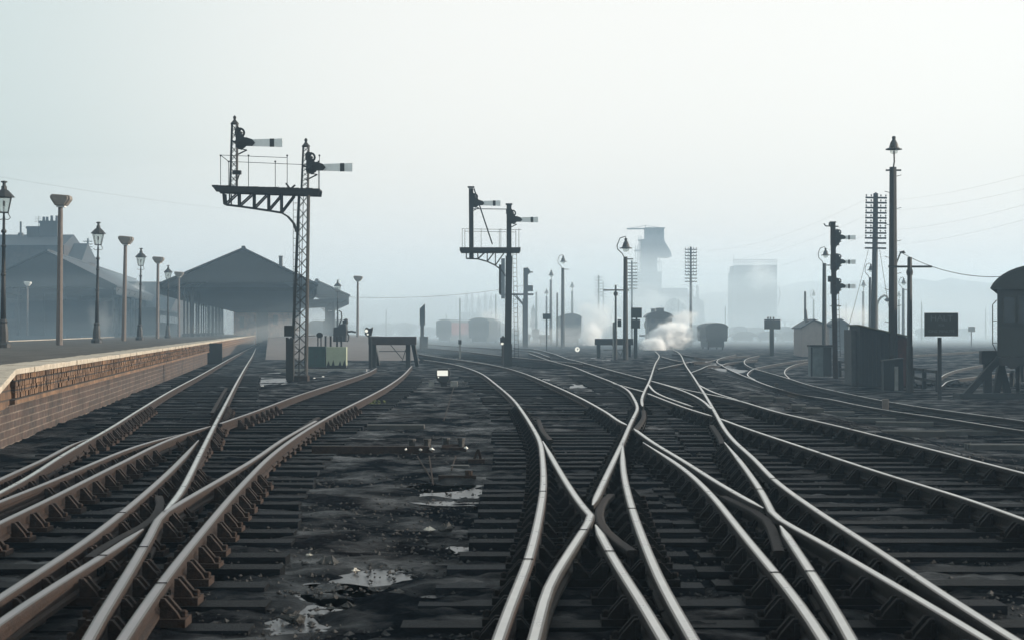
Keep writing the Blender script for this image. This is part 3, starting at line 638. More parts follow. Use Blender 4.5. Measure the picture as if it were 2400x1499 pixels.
m_.build('aerial', M['black_iron'], t_, loc=(hx(68), 4.5, hz(526)))
for k in range(2):
    MB().bx(hx(20+k*70), hx(34+k*70), -.08, -.01, 3, 5).build('window', M['window_dark'], t_)

# ------------------------------------------------------------------ platform lamps
def gas_lamp(px, s, yt, label, base=PH, lean=1.0):
    t_ = thing('gas_lamp', ((px-CX)/s, F/s, base), label, 'gas lamp', 'old gas lamps', lean=lean)
    H = (HY-yt)/s+CZ-base; k = H/5.1
    m_ = MB(); m_.lathe([(.24, 0), (.24, .12), (.17, .2), (.16, .5), (.12, .75), (.14, .8), (.1, .88)], 8); m_.build('base', M['black_iron'], t_, smooth=False)
    m_ = MB(); m_.lathe([(.085, .88), (.065, 2.2), (.05, 3.5*k), (.085, 3.52*k), (.085, 3.58*k), (.045, 3.62*k), (.04, 4.0*k)], 10); m_.lathe([(.075, 2.2), (.085, 2.25), (.075, 2.3)], 10); m_.lathe([(.06, 3.05*k), (.08, 3.1*k), (.06, 3.15*k)], 10)
    m_.build('column', M['black_iron'], t_, smooth=True)
    zb = 4.13*k; zt = zb+.47
    m_ = MB(); m_.tube([(-.2, 0, zb-.16), (-.13, 0, zb-.22), (0, 0, zb-.2), (.13, 0, zb-.22), (.2, 0, zb-.16), (.12, 0, zb)], .013, 6); m_.bar((0, 0, 4*k), (0, 0, zb), .05)
    R0, R1 = .145, .25; cs = [(math.cos(a), math.sin(a)) for a in [math.pi/4+k_*math.pi/2+.35 for k_ in range(4)]]
    for i in range(4):
        a, b = cs[i], cs[(i+1) % 4]
        m_.bar((a[0]*R0*1.2, a[1]*R0*1.2, zb), (a[0]*R1*1.2, a[1]*R1*1.2, zt), .018); m_.bar((a[0]*R0*1.2, a[1]*R0*1.2, zb), (b[0]*R0*1.2, b[1]*R0*1.2, zb), .03); m_.bar((a[0]*R1*1.2, a[1]*R1*1.2, zt), (b[0]*R1*1.2, b[1]*R1*1.2, zt), .03)
    m_.build('lantern_frame', M['black_iron'], t_)
    m_ = MB(); m_.tube([(0, 0, zb), (0, 0, zb+.22)], .015, 6); m_.lathe([(.035, zb+.2), (.035, zb+.36)], 8); m_.build('burner', M['black_iron'], t_)
    for i in range(4):
        a, b = cs[i], cs[(i+1) % 4]; r0, r1 = R0*1.17, R1*1.17
        MB().add([(a[0]*r0, a[1]*r0, zb+.01), (b[0]*r0, b[1]*r0, zb+.01), (b[0]*r1, b[1]*r1, zt-.01), (a[0]*r1, a[1]*r1, zt-.01)], [(0, 1, 2, 3)]).build('glass_pane', M['lantern_glass'], t_)
    m_ = MB(); m_.lathe([(.33, zt), (.31, zt+.03), (.15, zt+.2), (.09, zt+.24), (.08, zt+.34), (.05, zt+.36), (.05, zt+.44), (.1, zt+.46), (.1, zt+.49), (.02, zt+.51)], 8, rot=.35); m_.build('lantern_roof', M['black_iron'], t_)
    return t_
gas_lamp(7, 76, 424, 'nearest black gas lamp cut by the left edge of the photo', lean=.4)
gas_lamp(226, 55, 520, 'tall black gas lamp between the first two concrete lamps')
gas_lamp(327, 42.5, 582, 'black gas lamp third from the left edge along the platform')
gas_lamp(393, 33.5, 622, 'black gas lamp nearest to the big station roof', lean=.4)
gas_lamp(791, 29, 657, 'lone gas lamp on the right island ramp beside the machine', base=.75, lean=.2)
def concrete_lamp(px, s, yt, label, base=PH, lean=1.0, head='lamp_head'):
    t_ = thing('concrete_lamp', ((px-CX)/s, F/s, base), label, 'platform lamp', 'concrete platform lamps', lean=lean)
    H = (HY-yt)/s+CZ-base
    m_ = MB(); m_.lathe([(.125, 0), (.12, .3), (.085, H-.38), (.1, H-.36)], 8, rot=math.pi/8); m_.build('column', M['concrete_warm'], t_)
    m_ = MB(); z = H-.4; prof = [(-.2, 0), (.2, 0), (.37, .22), (.36, .34), (.30, .38), (-.3, .42), (-.38, .36), (-.37, .26)]
    m_.plate([(x+.03, z+zz) for x, zz in prof], -.2, .2); m_.plate([(x*.8+.03, z+zz*.96+.004) for x, zz in prof], -.27, -.201); m_.plate([(x*.8+.03, z+zz*.96+.004) for x, zz in prof], .201, .27)
    m_.build('lamp_head', M[head], t_, bevel=.03)
    m_ = MB(); m_.box((.03, 0, z-.03), (.3, .3, .05)); m_.build('lamp_lens', M['white_enamel'], t_)
concrete_lamp(139, 64, 457, 'largest concrete lamp post standing second from the left edge', lean=.5)
concrete_lamp(290, 46, 554, 'concrete lamp post between the second and third gas lamps')
concrete_lamp(369, 35.4, 602, 'concrete lamp post just left of the last platform gas lamp', lean=.4)
concrete_lamp(419, 28.5, 637, 'small concrete lamp overlapping the corner of the station roof', lean=0)
concrete_lamp(838, 28.5, 647, 'concrete lamp post on the right island ramp against pale sky', base=.75, lean=.2)
concrete_lamp(64, 22.8, 660, 'distant white-headed lamp on the far left platform', lean=.2, head='white_enamel')

# ------------------------------------------------------------------ semaphore signals
def semaphore(t_, e, px, py, x1, hgt, s, back=(35, 12), stripe=None, yf=-.12):
    """arm pointing right seen from behind: white back with black stripe, spectacle casting and lamp on the left"""
    X, Z = e.x, e.z; zc = Z(py); hh = hgt/2/s; xa = X(px); xb = X(x1); Ln = xb-xa
    m_ = MB(); xs_ = xa+Ln*.12; m_.plate([(xs_, zc-hh*.8), (xb, zc-hh), (xb, zc+hh), (xs_, zc+hh*.8)], yf-.012, yf+.012); a_ = m_.build('signal_arm', M['signal_white'], t_)
    sx = xa+Ln*(.63 if stripe is None else stripe); MB().bx(sx, sx+Ln*.13, yf-.018, yf-.0125, zc-hh*.97, zc+hh*.97).build('stripe', M['black_paint'], a_)
    m_ = MB(); k = hh
    m_.plate([(xa-k*1.2, zc-k*.8), (xa-k*1.4, zc+k*.6), (xa-k*.5, zc+k*1.3), (xs_, zc+k*.8), (xs_+k*.7, zc), (xs_, zc-k*.8)], yf-.05, yf-.02)
    m_.plate([(xa-k*3.0, zc-k*1.0), (xa-k*2.9, zc+k*2.6), (xa-k*2.2, zc+k*2.9), (xa-k*1.5, zc+k*1.6), (xa-k*.6, zc+k*1.2), (xa-k*.6, zc-k*1.0), (xa-k*1.6, zc-k*1.7)], yf+.0, yf+.015)
    for (ox, oz, ro) in ((-1.9, 2.3, 1.25), (-1.35, -.15, 1.15)):
        n_ = 14
        for q in range(n_):
            a0 = 2*math.pi*q/n_; a1 = 2*math.pi*(q+1)/n_; pp = lambda r, a: (xa+k*ox+r*k*math.cos(a), zc+k*oz+r*k*math.sin(a))
            m_.plate([pp(ro, a0), pp(ro, a1), pp(ro*.62, a1), pp(ro*.62, a0)], yf-.055, yf-.025)
    m_.plate([(xa-k*2.9, zc-k*.2), (xa-k*2.7, zc+k*1.6), (xa-k*1.9, zc+k*1.3), (xa-k*1.6, zc-k*.4)], yf-.045, yf-.02); m_.bar((xa-k*3.6, yf, zc+k*.3), (xa-k*1, yf, zc-k*.2), .06)
    m_.plate([(xa-k*3.3, zc+k*3.0), (xa-k*2.6, zc+k*3.9), (xa-k*1.5, zc+k*3.2), (xa-k*2.0, zc+k*2.6)], yf+.02, yf+.06)
    m_.tube([(xa-k*2.6, yf-.1, zc), (xa-k*2.6, .1, zc)], .05, 8)
    m_.build('spectacle', M['signal_iron'], t_)
    m_ = MB(); m_.box((xa-k*2.0, yf+.16, zc+k*.9), (.2, .2, .3)); m_.lathe([(.06, zc+k*.9+.15), (.08, zc+k*.9+.22), (.02, zc+k*.9+.26)], 8, (xa-k*2.0, yf+.16, 0)); m_.bar((xa-k*3, yf+.1, zc-k*2.9), (xa-k*.4, yf+.1, zc-k*1.6), .04); m_.bar((xa-k*2.9, yf+.1, zc-k*1.2), (xa-k*.5, yf+.1, zc-k*1.6), .03)
    m_.build('signal_lamp', M['signal_iron'], t_)
def ladder(t_, a, b, w, y, step=.3, y2=None, th=.022):
    y2 = y if y2 is None else y2
    m_ = MB(); n = int(abs(b[1]-a[1])/step)
    for sg in (-w/2, w/2): m_.bar((a[0]+sg, y, a[1]), (b[0]+sg, y2, b[1]), th)
    for k in range(1, n):
        u = k/n; x_ = a[0]+(b[0]-a[0])*u; z_ = a[1]+(b[1]-a[1])*u; yy = y+(y2-y)*u; m_.bar((x_-w/2, yy, z_), (x_+w/2, yy, z_), th*.8)
    return m_.build('ladder', M['signal_iron'], t_)
# lattice bracket signal
e = El(700, 893); t_ = thing('lattice_bracket_signal', e.loc, 'tall iron lattice bracket signal with two white-backed arms', 'railway signal', 'semaphore signals')
X, Z = e.x, e.z
def lattice(mb, xb, wb, zb, xt, wt, zt, d, n, w=.05, dd=.03):
    c = lambda u, sg: (xb+(xt-xb)*u+sg*(wb+(wt-wb)*u)/2); dy = lambda u, sg: sg*(wb+(wt-wb)*u)*d/2
    for sx in (-1, 1):
        for sy in (-1, 1): mb.bar((c(0, sx), dy(0, sy), zb), (c(1, sx), dy(1, sy), zt), w)
    for k in range(n):
        u0, u1 = k/n, (k+1)/n; z0 = zb+(zt-zb)*u0; z1 = zb+(zt-zb)*u1
        for sy in (-1, 1):
            mb.bar((c(u0, -1), dy(u0, sy)*1.02, z0), (c(u1, 1), dy(u1, sy)*1.02, z1), dd, .012); mb.bar((c(u0, 1), dy(u0, sy)*1.06, z0), (c(u1, -1), dy(u1, sy)*1.06, z1), dd, .012)
        for sx in (-1, 1):
            mb.bar((c(u0, sx)*1.0, dy(u0, -1), z0), (c(u1, sx), dy(u1, 1), z1), .012, dd)
m_ = MB(); lattice(m_, 0, .47, 0, X(712), .30, Z(458), .55, 15, .06, .045); m_.build('lattice_post', M['signal_iron'], t_)
m_ = MB(); m_.box((0, 0, .08), (.62, .62, .2)); m_.build('post_base', M['rust_iron'], t_)
m_ = MB(); n = 16
for k in range(n):
    x0 = X(502)+(X(752)-X(502))*k/n; x1 = X(502)+(X(752)-X(502))*(k+1)/n; zt = Z(437+8*k/n); m_.bx(x0, x1-.01, -.45, .45, zt-.05, zt+random.uniform(-.01, .01))
for sy in (-.4, .4): m_.plate([(X(504), Z(441)), (X(752), Z(448)), (X(750), Z(460)), (X(512), Z(452))], sy-.03, sy+.03)
m_.build('landing', M['signal_iron'], t_)
m_ = MB(); low = [(528, 480), (561, 484), (596, 489), (630, 494), (660, 499), (675, 508), (688, 523), (696, 545)]; w_ = .05
for sy in (-.18, .18):
    for a, b in zip(low[:-1], low[1:]): m_.bar((X(a[0]), sy, Z(a[1])), (X(b[0]), sy, Z(b[1])), w_)
    m_.bar((X(526), sy, Z(455)), (X(528), sy, Z(480)), .07)
    tops = [548, 582, 618, 652, 688]
    for k, (px, py) in enumerate(low[1:5]):
        m_.bar((X(px), sy, Z(453+k)), (X(px), sy, Z(py)), .05); m_.bar((X(px), sy, Z(py)), (X(px+30), sy, Z(457+k)), .045)
    m_.bar((X(531), sy, Z(478)), (X(556), sy, Z(455)), .045); m_.bar((X(540), sy, Z(455)), (X(540), sy, Z(478)), .04)
[m_.bar((X(px), -.18, Z(py)), (X(px), .18, Z(py)), .03) for px, py in low]; m_.build('truss', M['signal_iron'], t_)
for xp, w0, yb, yt, yf_ in ((547, .17, 445, 292, 272), (714, .17, 450, 345, 332)):
    m_ = MB(); lattice(m_, X(xp), w0+.04, Z(yb), X(xp+3), w0, Z(yt), .9, 9, .035, .025)
    d_ = m_.build('signal_doll', M['signal_iron'], t_)
    m_ = MB(); m_.lathe([(.13, 0), (.13, .04), (.09, .08), (.05, .13), (.035, .16), (.05, .2), (.05, .24), (.015, .28)], 8, (X(xp+3), 0, Z(yt))); m_.build('finial', M['signal_iron'], d_)
semaphore(t_, e, 583, 336, 663, 20, e.s); semaphore(t_, e, 748, 393.5, 827, 20, e.s)
m_ = MB()
for px, sy in ((522, -.42), (531, .42), (587, -.42), (641, .42), (677, -.42), (743, .42), (752, -.42)): m_.bar((X(px), sy, Z(442 if px < 700 else 452)), (X(px), sy, Z(368 if sy < 0 else 376)), .018); m_.box((X(px), sy, Z(368 if sy < 0 else 376)), (.05, .05, .05))
m_.bar((X(522), -.42, Z(367)), (X(677), -.42, Z(373)), .016); m_.bar((X(531), .42, Z(376)), (X(745), .42, Z(385)), .016); m_.bar((X(522), -.42, Z(367)), (X(531), .42, Z(376)), .016); m_.bar((X(745), .42, Z(385)), (X(752), -.42, Z(376)), .016)
m_.build('handrail', M['signal_iron'], t_)
m_ = MB(); m_.box((X(556), -.05, Z(405)), (.26, .2, .12)); m_.bar((X(562), -.05, Z(408)), (X(555), 0, Z(426)), .03); m_.bar((X(670), 0, Z(430)), (X(682), 0, Z(445)), .05); m_.bar((X(692), 0, Z(434)), (X(680), 0, Z(444)), .05); m_.build('arm_crank', M['signal_iron'], t_)
m_ = MB(); m_.tube([(X(712), -.1, Z(458)), (X(706), -.1, Z(700)), (X(700), -.1, .2)], .012, 5); m_.build('operating_rod', M['signal_iron'], t_)
ladder(t_, (X(690), Z(890)), (X(692), Z(458)), .2, .5, .22, y2=.3, th=.016)
m_ = MB(); m_.box((X(682), -.3, Z(775)), (.32, .3, .34)); m_.tube([(X(676), -.3, Z(790)), (X(678), -.3, 0)], .05, 6); m_.tube([(X(686), -.35, Z(790)), (X(689), -.35, 0)], .04, 6); m_.box((X(683), -.3, .7), (.24, .28, 1.3)); m_.build('relay_box', M['signal_iron'], t_)
# timber bracket signal
e = El(1190, 858); t_ = thing('timber_bracket_signal', e.loc, 'two-armed bracket signal on a thick weathered timber post', 'railway signal', 'semaphore signals'); X, Z = e.x, e.z
m_ = MB(); m_.bar((0, 0, 0), (X(1193), 0, Z(600)), .30); m_.bar((X(1193), 0, Z(600)), (X(1193), 0, Z(480)), .22); m_.build('timber_post', M['post_wood'], t_)
m_ = MB(); m_.box((X(1193), 0, Z(479)), (.3, .3, .06)); m_.box((X(1193), 0, Z(496)), (.27, .27, .2)); m_.build('post_cap', M['signal_iron'], t_)
m_ = MB(); m_.box((0, 0, .5), (.38, .38, 1.0)); m_.build('post_collar', M['signal_iron'], t_)
m_ = MB(); m_.bar((X(1105), 0, Z(605)), (X(1104), 0, Z(442)), .2); m_.box((X(1104), 0, Z(439)), (.3, .3, .06)); m_.build('signal_doll', M['post_wood'], t_)
m_ = MB(); m_.bx(X(1078), X(1220), -.5, .5, Z(589), Z(581)); m_.bx(X(1080), X(1218), -.48, -.38, Z(593), Z(589.2)); m_.bx(X(1080), X(1218), .38, .48, Z(593), Z(589.2)); m_.build('landing', M['signal_iron'], t_)
m_ = MB(); low = [(1093, 606), (1120, 607), (1142, 613), (1161, 622), (1175, 633), (1184, 646)]
for sy in (-.25, .25):
    for a, b in zip(low[:-1], low[1:]): m_.bar((X(a[0]), sy, Z(a[1])), (X(b[0]), sy, Z(b[1])), .045)
    for a, b in (((1093, 592), (1093, 606)), ((1120, 592), (1120, 607)), ((1142, 592), (1142, 613)), ((1161, 592), (1161, 622)), ((1120, 607), (1136, 592)), ((1142, 613), (1158, 592)), ((1161, 622), (1182, 592))): m_.bar((X(a[0]), sy, Z(a[1])), (X(b[0]), sy, Z(b[1])), .04)
[m_.bar((X(px), -.25, Z(py)), (X(px), .25, Z(py)), .03) for px, py in low]; m_.build('truss', M['signal_iron'], t_)
semaphore(t_, e, 1125, 477, 1173, 13, e.s); semaphore(t_, e, 1214, 515.5, 1261, 13, e.s)
m_ = MB(); m_.bar((X(1111), -.15, Z(443)), (X(1154), -.15, Z(573)), .06); m_.bar((X(1106), -.1, Z(490)), (X(1190), -.1, Z(491)), .035); m_.build('stay_rod', M['signal_iron'], t_)
m_ = MB()
for px, sy in ((1084, -.45), (1089, .45), (1128, -.45), (1170, .45), (1174, -.45), (1209, .45), (1216, -.45)): m_.bar((X(px), sy, Z(581)), (X(px), sy, Z(537)), .02)
m_.bar((X(1083), -.45, Z(538)), (X(1222), -.45, Z(540)), .018); m_.bar((X(1088), .45, Z(541)), (X(1210), .45, Z(543)), .018); m_.build('handrail', M['signal_iron'], t_)
ladder(t_, (X(1211), Z(838)), (X(1206), Z(585)), .17, .45, .2, th=.018)
m_ = MB(); m_.box((X(1172), -.1, Z(655)), (.1, .2, 1.3)); m_.build('cable_box', M['signal_iron'], t_)
# disc signal beside that post
e = El(1178, 856); t_ = thing('ground_signal', e.loc, 'small lit shunting signal at the foot of the timber post', 'ground signal', 'lit ground signals'); X, Z = e.x, e.z
m_ = MB(); m_.tube([(0, 0, 0), (0, 0, 1.0)], .05, 8); m_.build('post', M['signal_iron'], t_); m_ = MB(); m_.box((.02, 0, 1.12), (.26, .22, .34)); m_.lathe([(.08, 1.29), (.03, 1.36)], 8, (.02, 0, 0)); m_.build('lamp_case', M['black_paint'], t_, bevel=.02)
m_ = MB(); m_.disc((-.02, 1.0), .055, -.13, -.115, rx=.075); m_.build('lamp_lens', M['lamp_lit'], t_)
# far bracket signal
e = El(1232, D=165); t_ = thing('far_bracket_signal', e.loc, 'distant hazy bracket signal seen just right of the timber signal', 'railway signal', 'semaphore signals'); X, Z = e.x, e.z
m_ = MB(); m_.bar((0, 0, 0), (0, 0, Z(628)), .42); m_.build('post', M['signal_iron'], t_); m_ = MB(); m_.bx(X(1172), X(1250), -.4, .4, Z(692), Z(688)); m_.build('landing', M['signal_iron'], t_)
m_ = MB(); m_.bar((X(1179), 0, Z(700)), (X(1179), 0, Z(606)), .34); m_.build('signal_doll', M['signal_iron'], t_)
m_ = MB(); m_.plate([(X(1233), Z(630)), (X(1236), Z(626)), (X(1243), Z(636)), (X(1243), Z(640)), (X(1234), Z(646))], -.25, -.2); m_.build('spectacle', M['signal_iron'], t_)
m_ = MB(); m_.bx(X(1243), X(1249), -.25, -.2, Z(639.5), Z(636.5)); m_.build('signal_arm', M['signal_iron'], t_)
m_ = MB(); m_.bx(X(1231), X(1249), -.3, -.22, Z(683), Z(669)); m_.build('sighting_board', M['signal_iron'], t_)
m_ = MB(); [m_.bar((X(a), 0, Z(b)), (X(c), 0, Z(d)), .1) for a, b, c, d in ((1205, 692, 1215, 702), (1215, 702, 1226, 715), (1210, 692, 1226, 712), (1226, 700, 1226, 815))]; m_.build('bracket', M['signal_iron'], t_)
# three arm signal on the right
e = El(1958, 886); t_ = thing('three_arm_signal', e.loc, 'post signal with three short arms one above another on the right', 'railway signal', 'semaphore signals'); X, Z = e.x, e.z
m_ = MB(); m_.bar((0, 0, 0), (X(1952), 0, Z(522)), .2, .2); m_.build('timber_post', M['rust_iron'], t_)
m_ = MB(); m_.box((X(1952), 0, Z(521)), (.26, .26, .05)); m_.bar((X(1935), 0, Z(530)), (X(1965), 0, Z(531)), .05); m_.tube([(X(1935), 0, Z(530)), (X(1931), 0, Z(524))], .03, 6); m_.tube([(X(1944), 0, Z(530)), (X(1944), 0, Z(522))], .035, 6); m_.build('top_bracket', M['signal_iron'], t_)
for yy in (557, 614, 671): semaphore(t_, e, 1974, yy, 2004, 10.5, e.s, stripe=.42); 
m_ = MB()
for yy in (557, 614, 671): m_.box((X(1957), .05, Z(yy)), (.36, .25, .7)); m_.bar((X(1955), -.15, Z(yy+26)), (X(1966), -.15, Z(yy+8)), .05)
m_.box((X(1945), 0, Z(654)), (.16, .2, .26)); m_.build('arm_bearing', M['signal_iron'], t_)
m_ = MB(); m_.bx(X(1948), X(1969), -.3, .3, Z(718), Z(716)); m_.build('landing', M['signal_iron'], t_)
ladder(t_, (X(1968), Z(835)), (X(1964), Z(690)), .17, .3, .22, th=.02)

# ------------------------------------------------------------------ yard lamps, poles and wires
def yard_lamp(px, by, ytop, lx, ly, label, D=None, w=.2, style='hook', side=-1, sc=1., arm=None):
    e = El(px, by) if D is None else El(px, D=D); t_ = thing('yard_lamp', e.loc, label, 'yard lamp', 'tall yard lamps'); X, Z = e.x, e.z
    H = Z(ytop); m_ = MB(); m_.tube([(0, 0, 0), (0, 0, H)], w*.62, 8, r2=w*.45); m_.build('pole', M['post_wood'], t_)
    r = .2*sc; lx_, lz_ = X(lx), Z(ly)
    m_ = MB()
    if style == 'hook': m_.tube([(0, 0, H-.15), (side*.15*sc, 0, H+.15*sc), (side*.36*sc, 0, H+.35*sc), (side*.38*sc, 0, lz_+.1), (side*.25*sc, 0, lz_+.42*sc), (0, 0, lz_+.5*sc), (lx_, 0, lz_+.4*sc)], .025*sc, 6)
    elif style == 'top': m_.tube([(0, 0, H-.1), (.05, 0, H+.2), (.04, 0, lz_-.1)], .03*sc, 6)
    m_.build('swan_neck', M['black_iron'], t_)
    m_ = MB(); m_.lathe([(.05*sc, .42*sc), (.07*sc, .38*sc), (.06*sc, .3*sc), (.13*sc, .18*sc), (.17*sc, .02*sc), (.29*sc, -.02*sc), (.29*sc, -.05*sc), (.15*sc, -.06*sc)], 12, (lx_, 0, lz_)); m_.build('lamp_shade', M['black_iron'], t_)
    m_ = MB(); m_.lathe([(.15*sc, -.061*sc), (.13*sc, -.16*sc), (.05*sc, -.2*sc)], 10, (lx_, 0, lz_)); m_.build('lamp_bowl', M['lantern_glass'], t_)
    if arm: m_ = MB(); m_.bar((X(arm[0]), 0, H-.12), (X(arm[1]), 0, H-.12), .06); m_.build('crossbar', M['black_iron'], t_)
    return t_, X, Z
t_, X, Z = yard_lamp(2093, 906, 392, 2095, 348, 'tallest and nearest yard lamp pole rising beside the dark hut', w=.3, style='top', sc=1.1, arm=(2076, 2112))
m_ = MB(); 
for k in range(12): sg = 1 if k % 2 else -1; m_.bar((sg*.12, 0, 1.2+k*.62), (sg*.32, 0, 1.25+k*.62), .02)
m_.build('climbing_iron', M['black_iron'], t_); m_ = MB(); m_.tube([(.1, 0, Z(622)), (.3, 0, Z(590)), (.42, 0, Z(589))], .03, 6); m_.lathe([(.1, Z(594)), (.02, Z(588))], 6, (.4, 0, 0)); m_.build('wire_bracket', M['black_iron'], t_)
yard_lamp(1466, 843, 602, 1467, 580, 'hooked yard lamp rising behind the middle buffer stop', w=.24, sc=1.2, arm=(1466, 1484))
yard_lamp(1319, 0, 628, 1320, 612, 'tall hazy yard lamp left of the dark round-roofed coach', D=165, w=.3, sc=1.2, arm=(1319, 1333))
yard_lamp(1291, 0, 656, 1292, 644, 'hazy yard lamp with small lantern right of the far bracket signal', D=190, w=.26, style='top', sc=1.2)
yard_lamp(1341, 0, 682, 1341, 671, 'faint yard lamp standing behind the round-roofed coach', D=230, w=.3, style='top', sc=1.3)
yard_lamp(1281, 0, 694, 1281, 686, 'thin faint yard lamp near the small dark signal boards', D=210, w=.22, style='top', sc=1.1)
yard_lamp(1932, 0, 617, 1935, 597, 'hooked yard lamp beside the three-arm signal', D=108, w=.24, sc=.95, arm=(1932, 1948))
yard_lamp(1907, 0, 702, 1907, 690, 'small faint yard lamp above the cream hut roof', D=240, w=.22, sc=1.2)
yard_lamp(2023, 0, 683, 2024, 668, 'thin hazy yard lamp left of the big telegraph pole', D=190, w=.24, style='top', sc=1.2)
yard_lamp(2117, 0, 676, 2118, 663, 'hazy yard lamp between the tallest pole and the wire pole', D=170, w=.26, sc=1.1, arm=(2117, 2127))
yard_lamp(2107, 0, 702, 2107, 692, 'faintest yard lamp just right of the tallest pole', D=220, w=.22, style='top', sc=1.1)
yard_lamp(2039, 0, 650, 2041, 632, 'hooked lamp half hidden by the big telegraph pole', D=130, w=.2, sc=.95)
e = El(2056, D=150); t_ = thing('swan_neck_lamp', e.loc, 'curved swan-neck lamp standing behind the dark hut', 'yard lamp'); X, Z = e.x, e.z
m_ = MB(); m_.tube([(0, 0, 0), (0, 0, Z(715)), (.1, 0, Z(705)), (.3, 0, Z(697)), (.6, 0, Z(692.5)), (.8, 0, Z(695)), (.85, 0, Z(699))], .09, 8); m_.build('column', M['concrete_grey'], t_); m_ = MB(); m_.lathe([(.06, .2), (.25, .02), (.25, -.02), (.1, -.15)], 10, (.85, 0, Z(703))); m_.build('lamp_shade', M['black_iron'], t_)
def telegraph(px, D, ytop, narm, hw, y0, y1, label, w=.24, ins=True, lean=0, half=None):
    e = El(px, D=D); t_ = thing('telegraph_pole', e.loc, label, 'telegraph pole', 'telegraph poles', lean=lean); X, Z = e.x, e.z
    m_ = MB(); m_.tube([(0, 0, 0), (0, 0, Z(ytop))], w*.62, 10, r2=w*.42); m_.lathe([(w*.5, 0), (.01, .1)], 10, (0, 0, Z(ytop)+.003)); m_.build('pole', M['post_wood'], t_)
    im = MB().lathe([(.02, 0), (.02, .05), (.05, .07), (.05, .12), (.02, .14)], 8).mesh('insulator', M['insulator'])
    for k in range(narm):
        z_ = Z(y0+(y1-y0)*k/max(1, narm-1)); a_ = MB().box((0, 0, 0), (2*hw, .1, .1)).build('crossarm', M['post_wood'], t_, loc=(0, -.12, z_))
        if ins:
            for q_ in (-.92, -.45, .45, .92):
                if k >= narm-2: continue
                o_ = bpy.data.objects.new('insulator', im); COL.objects.link(o_); o_.parent = a_; o_.location = (q_*hw, 0, .05)
    return t_, e
tp, ep = telegraph(2047, 105, 455, 11, .62, 464, 582, 'nearest telegraph pole with many crossarms left of the tallest lamp', w=.34, lean=.8)
telegraph(1619, 180, 580, 11, .6, 585, 660, 'telegraph pole with many arms in front of the coal buildings', w=.24)
telegraph(1403, 260, 646, 7, .6, 650, 692, 'faint telegraph pole above the drifting steam', w=.26, ins=False)
telegraph(1481, 200, 612, 9, .6, 617, 676, 'telegraph pole close behind the hooked yard lamp', w=.2, ins=False)
telegraph(1414, 320, 660, 6, .6, 665, 695, 'faintest telegraph pole beside the one above the steam', w=.24, ins=False)
telegraph(206, 230, 560, 8, .6, 566, 612, 'faint telegraph pole behind the left shed roof', w=.26, ins=False)
telegraph(217, 300, 600, 6, .6, 604, 640, 'second faint telegraph pole right of the tall house', w=.22, ins=False)
def wire_pole(px, D, ytop, ybar, x0, x1, label, w=.2):
    e = El(px, D=D); t_ = thing('wire_pole', e.loc, label, 'pole', 'plain timber poles'); X, Z = e.x, e.z
    m_ = MB(); m_.tube([(0, 0, 0), (0, 0, 1.6), (0, 0, 1.62), (0, 0, Z(ytop))], w*.6, 8, r2=w*.36); m_.build('pole', M['black_iron'], t_)
    if ybar: m_ = MB(); m_.bar((X(x0), 0, Z(ybar)), (X(x1), 0, Z(ybar)), .07); m_.build('crossbar', M['black_iron'], t_); m_ = MB(); m_.lathe([(.1, 0), (.12, .1), (.1, .2)], 8, (0, 0, Z(ybar)-.3)); m_.build('collar', M['black_iron'], t_)
    return t_
wire_pole(2132, 62, 603, 625, 2082, 2184, 'dark pole with one long crossbar left of the HALT board', w=.22)
t_ = wire_pole(1443, 98, 668, 680, 1414, 1474, 'slim black pole with one crossbar standing at the middle buffer stop', w=.14)
m_ = MB(); m_.box((-.08, .1, 1.0), (.16, .2, 2.1)); m_.build('concrete_stub', M['concrete_grey'], t_); m_ = MB(); m_.box((.2, -.05, 2.0), (.2, .2, .4)); m_.build('switch_box', M['black_paint'], t_)
wire_pole(1887, 140, 683, None, 0, 0, 'plain pole rising left of the cream hut', w=.22)
wire_pole(1306, 180, 686, None, 0, 0, 'plain hazy pole left of the round-roofed coach', w=.22)
wire_pole(1078, 230, 700, None, 0, 0, 'plain pole at the end of the long low building', w=.22)
wire_pole(1257, 250, 684, None, 0, 0, 'plain faint pole right of the far bracket signal', w=.34)
wire_pole(1162, 240, 690, None, 0, 0, 'thin faint pole by the poplars', w=.2)
# tall narrow post near the first buffer stop
e = El(990, D=150); t_ = thing('water_column', e.loc, 'dark tall narrow column with a slanted cap in the mist', 'water column'); X, Z = e.x, e.z
m_ = MB(); m_.bx(X(985.5), X(993.5), -.2, .2, 0, Z(762)); m_.bx(X(984), X(996), -.25, .25, Z(762), Z(722)); m_.plate([(X(986), Z(722)), (X(996), Z(722)), (X(996), Z(713)), (X(994), Z(713))], -.2, .2); m_.bx(X(984), X(1003), -.4, .4, 0, Z(788)); m_.build('column', M['signal_iron'], t_)
def wire(a, b, sag, label, r=.012):
    m_ = MB(); pts = [(a[0]+(b[0]-a[0])*u, a[1]+(b[1]-a[1])*u, a[2]+(b[2]-a[2])*u-sag*4*u*(1-u)) for u in [k/14 for k in range(15)]]
    tag(m_.tube(pts, r, 4).build('overhead_wire', M['black_iron']), label, 'wire', 'telegraph wires')
pw = lambda px, py, D: tuple(W(px, py, D))
wire(pw(2108, 590, 69), pw(2420, 640, 60), .45, 'sagging wire from the tallest pole to the right edge', .012)
for k, (y0, y1, l_) in enumerate(((470, 400, 'highest faint telegraph wire running up to the right edge'), (493, 436, 'second faint telegraph wire running up to the right edge'), (540, 470, 'middle faint telegraph wire running up to the right edge'), (575, 505, 'lowest faint telegraph wire running up to the right edge'))):
    wire(pw(2073, y0, 105), pw(2500, y1-18, 60), .25, l_, .0022)
